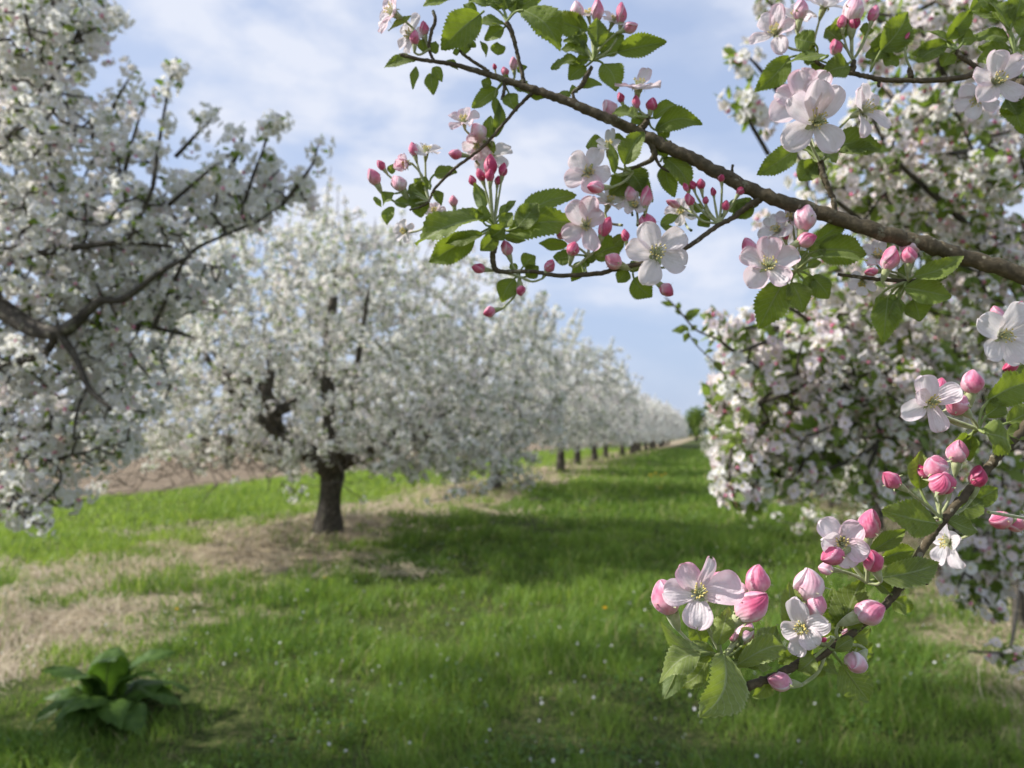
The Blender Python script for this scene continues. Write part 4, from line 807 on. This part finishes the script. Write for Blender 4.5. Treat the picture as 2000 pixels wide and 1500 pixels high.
B.stem([(1252, 252, 18), (1262, 240, 15), (1266, 226, 10)], 'spur')
B.stem([(955, 140, 9), (910, 110, 8), (897, 98, 5)], 'spur')
def L(*a, **k): B.leaf(*a, **k)
# tip
t0 = (840, 95)
B.blossom(772, 28, 96, (-.7, .3, .5), pink=.35, node=t0, roll=20); B.blossom(806, 70, 76, (-.5, .1, .5), pink=.1, node=t0, dd=.01, roll=50)
B.bud(810, 73, 88, 27, 20, .72, t0, -.01); B.bud(828, 55, 100, 27, 18, .62, t0)
L(938, 28, 862, 98, 62, dd=-.01, tilt=(0, -.1), light=.5, fuzz=.05, fold=.15, node=(945, 22)); L(812, 117, 750, 133, 26, tilt=(0, .5), light=.3); L(841, 143, 847, 186, 25, light=.2, fuzz=.05, fold=.1)
L(847, 131, 864, 160, 20, light=.2); L(828, 104, 826, 76, 22, light=.6); L(812, 130, 806, 175, 16, light=.2); L(826, 12, 890, -2, 26, light=.5); L(804, 31, 758, 60, 16); L(849, 105, 850, 80, 20, light=.2); L(905, 110, 920, 60, 26, light=.4); L(868, 121, 895, 137, 16)
L(930, 30, 905, 8, 22, light=.5); L(898, 100, 884, 104, 14)
# twig upward
t1_ = (990, 42)
L(1022, 20, 1094, 100, 62, dd=-.008, tilt=(.1, -.1), light=.45, fuzz=.05, fold=.2, node=t1_); L(985, 48, 926, 47, 28, tilt=(0, .3), light=.1, node=t1_); L(984, 55, 946, 78, 32, light=.2, node=t1_); L(980, 15, 940, -8, 32, light=.5, node=t1_); L(1008, 20, 1060, -4, 32, light=.3, node=t1_); L(972, 108, 972, 82, 27, light=.2, fold=.1)
L(938, 80, 949, 112, 12); L(930, 92, 912, 82, 16, light=.5); L(985, 20, 988, -20, 40, light=.2, node=t1_); L(1000, 25, 1018, -15, 36, light=.3, node=t1_); L(960, 12, 915, 2, 26, light=.5, node=t1_)
# upper cluster
t2_ = (1158, 118)
for a in ((1167, 19, 88, 42, 24, .48), (1214, 25, 86, 38, 22, .62), (1232, 53, 20, 28, 22, .4), (1127, 18, 100, 34, 26, .12)): B.bud(*a[:5], a[5], t2_, .002)
B.blossom(1150, 32, 60, (-.2, .7, .5), pink=.1, node=t2_, dd=.012); B.blossom(1196, 45, 62, (.3, .6, .6), pink=.08, node=t2_, dd=.008)
L(1148, 60, 1074, 28, 44, tilt=(0, -.2), light=.3, node=t2_); L(1166, 93, 1167, 35, 38, dd=-.008, light=.15, fuzz=.05, node=t2_, fold=.15); L(1206, 102, 1302, 82, 44, tilt=(0, -.3), light=.2, node=t2_, fold=.4); L(1174, 104, 1218, 68, 42, light=.1, node=t2_); L(1150, 108, 1096, 97, 40, light=.15, node=t2_)
L(1178, 124, 1204, 179, 44, light=.3, node=t2_, fold=.2); L(1132, 118, 1076, 136, 36, light=.2, node=t2_); L(1144, 130, 1110, 156, 36, light=.1, node=t2_); L(1130, 170, 1176, 166, 20, light=.6, fold=.2); L(1128, 172, 1112, 182, 18, light=.4); L(1140, 92, 1130, 60, 30, light=.5, node=t2_); L(1135, 85, 1100, 80, 20, light=.7, node=t2_); L(1150, 112, 1120, 126, 22, light=.5, node=t2_)
# inner cluster behind
t3_ = (982, 160)
B.bud(1003, 124, 95, 26, 17, .3, t3_, .01); B.bud(986, 139, 110, 18, 16, .55, t3_, .01); B.bud(966, 130, 100, 12, 9, .8, t3_, .01)
L(972, 174, 922, 211, 34, light=.15, node=t3_, dd=.008); L(966, 190, 976, 238, 17, light=.1, node=t3_); L(994, 182, 1010, 218, 30, light=.05, node=t3_); L(960, 165, 940, 160, 22, light=.1); L(1000, 160, 1040, 190, 34, light=.1, dd=.01); L(1035, 186, 1070, 190, 20, light=.2); L(1010, 140, 1030, 130, 14, light=.4); L(985, 165, 990, 145, 18, light=.3); L(1092, 183, 1116, 188, 14, light=.6)
# pale flowers on the down-left twig
t4_ = (960, 278)
B.blossom(906, 240, 66, (-.1, .55, .7), pink=.35, node=t4_, roll=15); B.bud(934, 256, 130, 34, 32, .08, t4_, .0, .3, .4); B.blossom(932, 282, 62, (0, -.5, .4), pink=.35, node=t4_, dd=.006, roll=40); B.bud(889, 301, 175, 26, 21, .42, (918, 308))
L(961, 272, 958, 226, 26, light=.2, fuzz=.05); L(968, 268, 975, 200, 22, light=.1); L(958, 275, 965, 300, 14)
t5_ = (838, 392)
B.bud(730, 345, 115, 33, 26, .40, t5_); B.bud(744, 322, 125, 22, 16, .7, t5_); B.bud(807, 291, 105, 27, 19, .5, t5_); B.blossom(797, 320, 62, (-.3, -.2, .6), pink=.45, node=t5_, cup=.5, a0=65, a1=60); B.blossom(832, 300, 72, (.1, .6, .4), pink=.05, node=t5_, dd=.01, roll=30); B.bud(779, 357, 120, 32, 30, .1, t5_, 0, .3, .5)
L(848, 341, 893, 336, 32, light=.1, fuzz=.05, node=(840, 370)); L(810, 378, 823, 425, 40, light=.0, fuzz=.0, node=t5_, fold=.15); L(820, 372, 832, 345, 34, light=.2, node=t5_); L(772, 378, 748, 402, 24, light=.3, node=t5_); L(768, 404, 756, 440, 24, light=.4); L(848, 372, 862, 402, 22, light=.05); L(765, 340, 768, 320, 16, light=.7); L(830, 385, 800, 360, 36, light=.1, node=t5_); L(730, 385, 745, 405, 12, light=.2); L(800, 398, 770, 395, 28, light=.15, node=t5_)
B.bud(885, 392, 100, 21, 18, .4, (880, 430), .02); B.blossom(793, 452, 52, (-.4, 0, .6), pink=.12, node=(835, 425), dd=.03, roll=10); B.blossom(848, 416, 50, (0, .4, .6), pink=.4, node=(835, 425), dd=.03)
# central cluster of red buds
t6 = (965, 440)
B.bud(957, 322, 92, 42, 26, .80, t6, -.004, .1); B.bud(957, 342, 88, 24, 18, .85, t6, -.01, .2); B.bud(939, 341, 108, 26, 18, .85, t6, -.006); B.bud(983, 331, 80, 26, 18, .80, t6, -.002); B.bud(922, 352, 118, 20, 15, .85, t6); B.bud(972, 352, 85, 18, 14, .85, t6)
B.blossom(955, 308, 96, (.1, .4, .8), pink=.08, node=(930, 315), dd=.02, roll=25)
L(946, 424, 812, 478, 60, dd=-.012, tilt=(-.1, .45), light=.45, fuzz=.22, arch=.1, node=t6, wave=.07); L(926, 462, 838, 512, 52, dd=.0, tilt=(0, .1), light=.55, fuzz=.05, node=t6); L(942, 458, 870, 476, 30, dd=-.006, light=.0, fuzz=.1, node=t6); L(994, 452, 1130, 437, 56, dd=-.006, tilt=(0, .3), light=.75, fuzz=.05, fold=.3, node=t6); L(1012, 428, 1126, 380, 48, tilt=(0, .4), light=.65, fuzz=.05, node=t6); L(1010, 445, 1052, 396, 44, dd=-.012, tilt=(.3, .3), light=.0, fuzz=.12, node=t6)
L(944, 434, 940, 402, 30, dd=-.012, light=.8, node=t6); L(968, 454, 938, 490, 32, dd=-.012, light=.5, fuzz=.15, node=t6); L(985, 445, 1000, 415, 34, dd=-.004, light=.6, fuzz=.3, node=t6); L(943, 408, 926, 356, 26, dd=-.004, side=-1, light=.6, fuzz=.7, node=t6); L(975, 420, 1005, 398, 18, fuzz=.6, node=t6); L(990, 412, 1008, 392, 14, fuzz=.7, node=t6); L(930, 420, 912, 412, 22, fuzz=.4, node=t6); L(960, 462, 985, 440, 34, dd=-.014, light=.1, node=t6); L(985, 462, 1028, 470, 20, light=.1, fuzz=.3, node=t6)
# hanging cluster beneath
t7 = (1014, 540)
B.bud(989, 484, 110, 30, 23, .55, t7); B.bud(934, 524, 172, 26, 21, .75, t7); B.bud(1074, 519, 60, 26, 21, .6, t7); B.bud(1018, 568, 275, 20, 19, .8, t7); B.bud(955, 609, 195, 24, 22, .6, t7, splay=1.4)
L(1004, 545, 980, 590, 38, light=.5, fuzz=.05, tilt=(0, -.2), node=t7); L(1022, 520, 1046, 500, 32, light=.1, fuzz=.25, node=t7); L(1028, 540, 1052, 520, 30, light=.15, node=t7); L(1008, 530, 996, 515, 16, fuzz=.3, node=t7)
# blossoms along the hanging twig
t8 = (1150, 500)
B.blossom(1145, 442, 104, (-.15, .1, .95), [(128, 1.1, 1.1, 14), (210, 1.05, 1.05, -4), (285, 1.1, .9, -4), (30, .85, .85, 18), (75, 1.15, 1.0, 10)], pink=.32, node=t8, dd=-.008); B.bud(1119, 485, 80, 28, 27, .62, t8, -.014, .4); B.bud(1182, 442, 70, 40, 26, .72, t8, .004); B.bud(1094, 460, 150, 16, 14, .5, t8)
L(1108, 478, 1052, 475, 24, light=.5, tilt=(0, -.2)); L(1118, 498, 1080, 502, 36, light=.05, fuzz=.1, node=t8, fold=.1); L(1130, 512, 1116, 550, 26, light=.35, node=(1140, 532)); L(1146, 512, 1160, 494, 24, light=.1, node=(1145, 532)); L(1150, 520, 1138, 506, 16, light=.5); L(1160, 500, 1220, 478, 50, light=.25, fuzz=.1, dd=.01, tilt=(0, .3)); L(1200, 478, 1218, 458, 24, light=.5)
t9 = (1250, 515)
B.blossom(1280, 496, 128, (.02, .04, 1), [(115, 1.02, 1.0, 6), (36, 1.08, 1.0, 0), (336, 1.0, 1.0, 0), (250, 1.05, .98, 0), (176, 1.0, .95, 4)], pink=.10, node=t9, dd=-.014, cup=.22, a0=22, a1=-2)
B.bud(1264, 433, 100, 34, 34, .55, t9, .006, .3, .2); B.bud(1221, 459, 100, 24, 17, .78, t9, -.002); B.bud(1196, 511, 160, 36, 32, .42, t9, -.006, .3); B.bud(1303, 567, 320, 30, 27, .55, (1288, 530), -.004, .2); B.bud(1335, 478, 80, 26, 18, .45, t9, .006)
L(1238, 544, 1274, 580, 44, light=.35, fuzz=.05, tilt=(0, .1), node=(1240, 520)); L(1226, 528, 1206, 552, 30, light=.1, node=(1230, 520)); L(1290, 440, 1326, 420, 20, light=.6); L(1318, 462, 1290, 440, 18, light=.5); L(1245, 530, 1232, 510, 24, light=.1)
# flowers beneath the main branch
t10 = (1236, 335)
B.blossom(1150, 338, 104, (-.15, 0, .95), pink=.20, node=t10, roll=60, cup=.4); B.bud(1162, 366, 185, 36, 25, .42, t10, -.014, .3); B.blossom(1188, 290, 70, (0, .5, .5), [(80, 1.3, .8, 10), (150, .8, .8, 0), (20, .9, .9, 0), (220, .8, .8, 0), (300, .8, .8, 0)], pink=.02, node=t10)
L(1220, 322, 1258, 258, 46, dd=-.012, light=.3, fuzz=.15, node=t10, tilt=(-.2, .1)); L(1200, 338, 1190, 280, 18, dd=-.01, light=.6, node=t10); L(1180, 280, 1144, 286, 36, light=.15, dd=.01, fold=.1); L(1200, 284, 1212, 262, 34, light=.1, dd=.01); L(1222, 330, 1256, 375, 54, light=.1, fuzz=.03, node=t10, dd=.012); L(1226, 350, 1190, 380, 44, light=.05, dd=.014); L(1298, 308, 1348, 376, 42, light=.15, node=(1290, 315), fold=.15); L(1300, 320, 1318, 385, 36, light=.05, dd=.01); L(1245, 345, 1275, 395, 34, light=.05, dd=.016); L(1205, 345, 1225, 395, 40, light=.08, dd=.018)
B.bud(1232, 378, 95, 30, 24, .25, (1235, 420), .006); B.bud(1262, 383, 88, 40, 23, .48, (1258, 420), .002); B.blossom(1242, 405, 60, (-.2, .3, .6), pink=.08, node=(1245, 440), dd=.008, roll=20); B.blossom(1188, 400, 80, (.2, .6, .5), pink=.08, node=(1215, 440), dd=.012, roll=10); B.blossom(1330, 415, 62, (-.3, .2, .8), pink=.08, node=(1350, 450), dd=.05, roll=40); B.bud(1314, 398, 160, 30, 14, .4, (1345, 420), .04)
# cluster above the branch
t11 = (1266, 228)
B.bud(1212, 190, 110, 20, 15, .85, t11); B.bud(1242, 199, 95, 26, 17, .78, t11); B.bud(1273, 203, 80, 25, 22, .8, t11); B.bud(1191, 212, 120, 38, 30, .15, t11, .01, .2, .3); B.blossom(1246, 176, 96, (.05, .85, .35), [(190, 1, 1, 0), (20, 1.0, 1, 0), (60, 1.1, .8, 35), (270, .9, 1, 0), (130, .9, .9, 0)], pink=.28, node=t11, a0=12, a1=10)
L(1244, 228, 1196, 222, 46, dd=-.012, light=.6, fuzz=.2, node=t11, fold=.2); L(1276, 230, 1323, 204, 30, light=.4, node=t11); L(1279, 254, 1372, 243, 42, light=.25, fuzz=.05, node=t11, tilt=(0, .4), arch=.12); L(1284, 262, 1310, 250, 34, light=.1); L(1258, 225, 1232, 244, 22, light=.6, node=t11); L(1272, 270, 1302, 312, 34, light=.1)
# little red buds
t12 = (1404, 436)
for a in ((1353, 361, 110, 17, 14), (1369, 359, 100, 20, 18), (1347, 389, 105, 25, 18), (1378, 391, 95, 15, 13), (1393, 374, 100, 17, 11), (1409, 345, 95, 20, 16), (1447, 371, 60, 20, 17), (1418, 401, 80, 20, 16), (1340, 365, 115, 18, 12)): B.bud(*a, .88, t12, -.002)
L(1472, 405, 1428, 426, 38, light=.3, node=(1480, 400)); L(1420, 410, 1468, 388, 26, side=-1, fuzz=.6, node=t12); L(1385, 425, 1362, 440, 28, light=.1, node=t12); L(1372, 412, 1352, 400, 18, fuzz=.5, node=t12)
# big pink and white group
t13 = (1556, 528)
B.blossom(1500, 522, 118, (-.2, .25, .9), pink=.30, node=t13, dd=-.010, roll=10, cup=.5); B.bud(1576, 467, 25, 36, 31, .58, t13, -.008, .2); B.bud(1573, 424, 80, 52, 42, .22, t13, -.002, .1, .3); B.blossom(1520, 452, 78, (-.5, .3, .5), pink=.12, node=t13, dd=.008, roll=30); B.bud(1463, 482, 120, 38, 30, .4, t13, .006); B.bud(1535, 456, 95, 24, 12, .85, t13, .004); B.blossom(1545, 430, 66, (-.3, .5, .4), pink=.25, node=t13, dd=.006)
L(1532, 548, 1481, 643, 60, light=.35, fuzz=.03, node=t13, tilt=(-.2, 0), fold=.15); L(1546, 552, 1568, 611, 44, light=.2, node=t13); L(1586, 540, 1626, 578, 46, light=.1, node=t13, roll=.6); L(1590, 474, 1661, 428, 32, light=.7, fuzz=.15, node=t13, fold=.45); L(1596, 488, 1692, 497, 58, light=.25, fuzz=.1, node=t13, tilt=(0, .3)); L(1608, 500, 1694, 510, 26, dd=-.01, light=.8, fuzz=.1, node=t13, tilt=(0, .9)); L(1582, 500, 1612, 478, 30, fuzz=.5, node=t13); L(1575, 510, 1560, 490, 18, fuzz=.6, node=t13); L(1570, 545, 1592, 560, 28, light=.2, node=t13); L(1578, 522, 1604, 512, 20, fuzz=.6, node=t13)
t14 = (1775, 548)
B.bud(1739, 504, 75, 48, 33, .42, t14, -.006); B.bud(1779, 477, 95, 42, 38, .32, t14, .002, .2, .2); B.bud(1776, 498, 90, 32, 29, .5, t14, -.010, .2); B.bud(1702, 531, 190, 26, 16, .6, t14, -.004); B.blossom(1714, 504, 76, (-.2, .5, .6), pink=.10, node=t14, dd=.006); B.blossom(1685, 548, 60, (-.4, -.6, .4), pink=.15, node=t14, dd=.012)
L(1786, 540, 1882, 500, 36, dd=-.008, light=.7, fuzz=.08, tilt=(0, .6), node=t14); L(1768, 562, 1858, 580, 48, dd=-.004, light=.6, fuzz=.2, tilt=(0, .4), node=t14); L(1784, 585, 1796, 628, 48, light=.4, node=t14, fold=.1); L(1734, 582, 1726, 668, 48, light=.45, fuzz=.08, node=t14, fold=.15); L(1716, 580, 1702, 622, 24, light=.3, node=t14); L(1754, 580, 1762, 622, 28, side=-1, fuzz=.6, node=t14); L(1748, 575, 1730, 610, 26, side=-1, fuzz=.6, node=t14); L(1768, 535, 1752, 528, 34, light=.1, node=t14); L(1800, 548, 1850, 542, 26, light=.4, node=t14); L(1756, 586, 1738, 640, 22, fuzz=.5, node=t14)
# leaves at the upright spur, beside the large flower
t15 = (1602, 318)
L(1556, 290, 1478, 342, 44, light=.35, fuzz=.05, node=t15, fold=.25); L(1592, 320, 1560, 352, 48, light=.25, node=t15, fold=.1); L(1600, 312, 1582, 352, 42, light=.4, node=t15); L(1612, 300, 1634, 318, 26, fuzz=.4, node=t15); L(1585, 305, 1600, 290, 40, light=.3, node=t15); L(1622, 286, 1720, 290, 56, light=.0, fuzz=.0, dd=.012, node=t15); L(1640, 296, 1722, 296, 30, light=.4, dd=.006, node=t15)
B.blossom(1590, 240, 150, (-.08, -.05, 1), [(218, 1.05, 1.0, -4), (300, 1.0, .95, -4), (62, 1.05, .85, 22), (150, 1.05, .95, 6), (98, 1.2, .9, 26)], pink=.14, node=t15, dd=-.03, cup=.4)
B.blossom(1572, 208, 128, (-.3, .2, .7), [(90, 1.1, 1.1, 20), (40, 1.1, 1, 20), (150, 1.0, 1.0, 10), (200, 1.1, 1.1, 0), (300, .8, .8, 0)], pink=.32, node=t15, dd=.01)
B.blossom(1682, 218, 116, (.35, .1, .7), [(115, .9, .7, 10), (155, .95, .8, 10), (255, 1.1, .7, -10), (330, 1.1, .8, 0), (60, .7, .7, 10)], pink=.16, node=t15, dd=.002)
# ------------------------------------------------------------------ upper right branch
Cc = Branch('short dark branch under big leaves at top right, carrying one wide pale blossom', .56, (2050, 170, .55), 3)
Cc.dfun = lambda x, y: .55 + .00008 * max(0, 2000 - x)
Cc.stem([(2060, 175, 34), (2000, 166, 30), (1975, 160, 24), (1921, 144, 15), (1868, 153, 14), (1820, 157, 13), (1769, 157, 13), (1720, 155, 12), (1690, 149, 12), (1665, 143, 12), (1640, 138, 10), (1610, 130, 9), (1588, 116, 9)])
Cc.stem([(1922, 144, 13), (1903, 128, 12), (1881, 114, 12), (1868, 100, 13)]); Cc.stem([(1664, 143, 14), (1666, 130, 15), (1668, 118, 10)], 'spur'); Cc.stem([(1779, 155, 12), (1778, 143, 15), (1776, 134, 9)], 'spur'); Cc.stem([(1975, 158, 20), (1984, 130, 24), (1982, 112, 22)], 'spur'); Cc.stem([(1718, 156, 9), (1716, 168, 8)], 'spur')
c1 = (1666, 118)
for a in ((1564, 17, 85, 42, 29, .30), (1667, 18, 88, 50, 40, .12), (1706, 26, 78, 32, 20, .6), (1632, 92, 110, 30, 24, .6), (1668, 43, 88, 28, 22, .8), (1644, 42, 100, 24, 18, .6), (1772, 71, 80, 17, 11, .9)): Cc.bud(*a[:5], a[5], (1576, 90) if a[0] == 1564 else (1778, 132) if a[0] == 1772 else c1, -.004)
Cc.blossom(1515, 66, 92, (-.5, .25, .75), [(60, 1.15, 1.0, 20), (190, 1.1, .8, 0), (120, 1.0, 1.0, 12), (280, 1.15, .9, -15), (345, .9, 1.0, 0)], pink=.28, node=(1580, 100), dd=.006); Cc.blossom(1608, 16, 96, (.1, .7, .5), pink=.05, node=(1590, 90), dd=.015); Cc.blossom(1555, 40, 80, (-.2, .4, .6), pink=.12, node=(1580, 90), dd=.02)
def K(*a, **k): Cc.leaf(*a, **k)
K(1542, 112, 1474, 180, 44, light=.45, fuzz=.03, fold=.25, node=(1590, 116)); K(1616, 108, 1536, 122, 28, dd=-.012, light=.6, tilt=(0, .7), node=(1600, 118)); K(1600, 118, 1560, 108, 40, light=.1, node=(1620, 125)); K(1590, 84, 1552, 74, 46, dd=-.008, light=.3, fuzz=.02, fold=.1, node=(1596, 108)); K(1720, 100, 1774, 24, 56, dd=-.004, light=.35, fuzz=.03, node=(1700, 140), fold=.15); K(1610, 130, 1590, 148, 40, light=.05); K(1708, 108, 1730, 62, 40, light=.4, node=(1700, 140)); K(1690, 108, 1740, 112, 32, light=.4, fuzz=.2); K(1660, 130, 1605, 146, 46, light=.15, dd=-.006)
K(1640, 80, 1612, 56, 44, light=.2, node=c1); K(1625, 78, 1645, 30, 40, light=.1, dd=.012); K(1688, 70, 1692, 44, 26, light=.3, node=c1); K(1724, 115, 1756, 126, 32, light=.25); K(1650, 70, 1636, 58, 36, light=.15, dd=.01); K(1740, 90, 1772, 96, 44, light=.6, dd=.006)
c2 = (1868, 98)
K(1850, 78, 1897, 20, 34, light=.7, fuzz=.05, node=c2); K(1862, 86, 1808, 60, 24, fuzz=.35, node=c2, tilt=(0, .8)); K(1850, 84, 1780, 106, 34, light=.5, node=c2); K(1840, 92, 1790, 122, 40, light=.35, node=c2, fold=.3); K(1870, 80, 1908, 76, 30, light=.5, node=c2); K(1855, 105, 1840, 130, 34, light=.2, node=c2); K(1880, 70, 1860, 50, 28, light=.4, node=c2)
c3 = (1982, 112)
K(1970, 76, 1898, 64, 44, light=.2, fuzz=.06, node=c3, roll=.5); K(1972, 60, 1930, 0, 44, light=.65, node=c3); K(1976, 40, 1996, -10, 46, light=.6, node=c3); K(1976, 105, 1908, 118, 46, light=.25, node=c3, fold=.25); K(1990, 70, 2020, 30, 40, light=.5, node=c3); K(1955, 40, 1890, 24, 30, light=.7, node=c3); K(1966, 90, 1910, 92, 30, dd=.01, light=.6, node=c3); K(1990, 90, 2030, 70, 40, light=.3, node=c3); K(1945, 22, 1905, -8, 32, light=.6, node=c3); K(1895, 20, 1935, -14, 24, light=.5, dd=.02)
Cc.blossom(1942, 162, 116, (-.02, .1, 1), [(100, 1.0, .95, 6), (42, 1.1, .95, 0), (312, 1.0, .95, 0), (228, 1.1, 1.0, -4), (176, 1.05, .9, 4)], pink=.18, node=(1975, 158), dd=-.02, cup=.3); Cc.blossom(1910, 190, 84, (-.4, -.5, .3), pink=.14, node=(1960, 165), dd=.006); Cc.leaf(1975, 185, 2000, 260, 52, light=.2, fuzz=.0, node=(1985, 165)); Cc.leaf(1965, 190, 1990, 225, 46, light=.1, node=(1985, 165))
# ------------------------------------------------------------------ flower at the right edge and the bare-looking sprig against the sky
E = Branch('twig tip at the right edge bearing one large blurred white blossom and pink buds', .5, (2060, 640, .5), 4)
E.stem([(2080, 700, 9), (2040, 690, 8), (1990, 672, 6), (1968, 662, 5)])
E.blossom(1954, 655, 128, (.05, -.05, .95), [(75, 1.15, 1.05, 12), (150, 1.1, 1.05, 4), (300, 1.05, 1.0, -4), (230, 1.0, .95, 0), (10, 1.1, 1.0, 0)], pink=.06, node=(1990, 672), dd=-.01, cup=.35); E.bud(1947, 614, 110, 36, 26, .35, (1980, 668), .004); E.bud(1972, 717, 200, 34, 22, .7, (1990, 680), -.004); E.bud(1996, 600, 90, 24, 16, .6, (1990, 668)); E.leaf(1985, 690, 2010, 740, 40, light=.2)
S = Branch('thin leafy green twig hanging against the sky beside the right-hand trees', 1.5, (1411, 670, 1.7), 5)
S.d = 1.6
S.stem([(1420, 674, 6), (1400, 662, 5), (1359, 644, 5), (1336, 618, 5), (1312, 592, 4), (1298, 580, 3)]); S.stem([(1345, 650, 3), (1355, 668, 3), (1376, 690, 3), (1401, 714, 3), (1420, 740, 3)])
for a in ((1338, 618, 1368, 604, 16), (1340, 615, 1352, 626, 12), (1325, 604, 1326, 590, 10), (1315, 596, 1290, 590, 10), (1340, 640, 1312, 646, 14), (1344, 650, 1336, 668, 12), (1350, 645, 1362, 636, 10), (1385, 656, 1396, 648, 9), (1370, 648, 1384, 634, 8), (1330, 612, 1318, 606, 10), (1376, 690, 1396, 684, 8), (1395, 706, 1410, 726, 14), (1345, 646, 1330, 634, 9), (1362, 672, 1352, 660, 7)): S.leaf(*a, light=.4, node=(a[0] - 2, a[1] + 2))

# ------------------------------------------------------------------ weeds
dk = G(205, 1392); root = bpy.data.objects.new('dock_plant', None); COL.objects.link(root); root.location = dk; tag(root, 'broad-leaved dock weed with dull dark leaves, low in the grass at bottom left', 'weed')
for i in range(30):
    a = i * 2.4 + rng.uniform(-.3, .3); e = rng.uniform(.0, .45) if i > 7 else rng.uniform(.6, 1.2); Lf = rng.uniform(.15, .36); dr = np.array([math.cos(a) * math.cos(e), math.sin(a) * math.cos(e), math.sin(e)])
    b0 = dr * .07 + np.array([0, 0, .02]); mb = leaf_mesh(b0, b0 + dr * Lf, np.array([-dr[0] * .5, -dr[1] * .5, 1.0]), Lf * rng.uniform(.46, .64), .2, .16, .10, 900 + i, np.zeros(3), rng.uniform(.3, 1.0))
    o = link('leaf', mb.mesh('leaf', [M['dock'], M['stalk']]), root)
def dandelion():
    r = bpy.data.objects.new('dandelion', None); COL.objects.link(r)
    V, F, U = tube([(0, 0, 0), (.004, 0, .08), (.002, .003, .16)], .002, 6); mb = MB(); mb.add(V, F, U); link('stalk', mb.mesh('stalk', [M['stalk']]), r)
    mb = MB()
    for k in range(46):
        a = k * 2.4; rr = .019 * math.sqrt((k + 1) / 46); el = 1.25 - 1.1 * rr / .019; d = np.array([math.cos(a) * math.cos(el), math.sin(a) * math.cos(el), math.sin(el)]); s = np.array([-math.sin(a), math.cos(a), 0]) * .0022
        c = np.array([.002, .003, .16]); V = [c - s, c + s, c + d * .02 + s * 1.1, c + d * .02 - s * 1.1]; mb.add(np.array(V), np.array([(0, 1, 2, 3)]))
    link('flower_head', mb.mesh('flower_head', [M['dandelion']]), r); return r
src = dandelion()
dl = [((1177, 1232), 'lone yellow dandelion in the middle of the aisle grass', None, 1.0), ((631, 1150), 'yellow dandelion at the edge of the straw below the knobbly trunk', None, .75), ((345, 1216), 'faded yellow dandelion among the straw above the dock weed', None, .8)]
for i, q in enumerate(((1272, 944), (1281, 941), (1290, 946), (1297, 943), (1284, 950), (1276, 949))): dl.append((q, 'yellow dandelion in the small patch far down the aisle', 'dandelions far down the aisle', 1.9))
dl.append(((1293, 972), 'yellow dandelion alone just below the far dandelion patch', None, 1.5))
for i, q in enumerate(((1532, 996), (1545, 992), (1556, 996), (1566, 990), (1578, 994), (1589, 992), (1600, 996))): dl.append((q, 'yellow dandelion in the patch under the right row of trees', 'dandelions under the right row', 1.6))
for i, (q, lab, grp, s) in enumerate(dl):
    if i == 0: r = src
    else:
        r = src.copy(); COL.objects.link(r)
        for ch in src.children:
            c = ch.copy(); COL.objects.link(c); c.parent = r
    g = G(*q); r.location = (g[0], g[1], float(hgt(g[0], g[1]))); r.rotation_euler = (0, .1, i * 1.1); r.scale = (s, s, s); tag(r, lab, 'dandelion', grp)
# dark green trees closing the far end of the aisle
def far_tree(loc, h, rr, seed, label):
    r = np.random.default_rng(seed); root = bpy.data.objects.new('distant_tree', None); COL.objects.link(root); root.location = loc; tag(root, label, 'tree', 'trees at the far end of the orchard')
    V, F, U = tube([(0, 0, -.2), (.1, 0, h * .3), (0, .1, h * .6)], [.3, .22, .1], 8); mb = MB(); mb.add(V, F, U); link('trunk', mb.mesh('trunk', [M['bark']]), root)
    n = 2600; u = r.normal(0, 1, (n, 3)); u /= np.linalg.norm(u, axis=1)[:, None]; u *= r.random((n, 1)) ** .4; k = 1 + .25 * np.sin(4 * np.arctan2(u[:, 1], u[:, 0]) + seed) ; c = u * np.array([rr, rr, h * .42]) * k[:, None] + np.array([0, 0, h * .58])
    a = r.normal(0, 1, (n, 3)); a /= np.linalg.norm(a, axis=1)[:, None]; b = np.cross(a, r.normal(0, 1, (n, 3))); b /= np.linalg.norm(b, axis=1)[:, None]; s = .28
    V = np.stack([c - a * s, c - b * s * .6, c + a * s, c + b * s * .6], 1).reshape(-1, 3); link('crown', mesh_np('crown', V, np.arange(4 * n).reshape(-1, 4), [M['mleaf']], tint=r.random(n) * .4), root)
far_tree((-2.6, 160, 0), 6.6, 2.2, 1, 'small dark green tree peeping over the far end of the aisle')
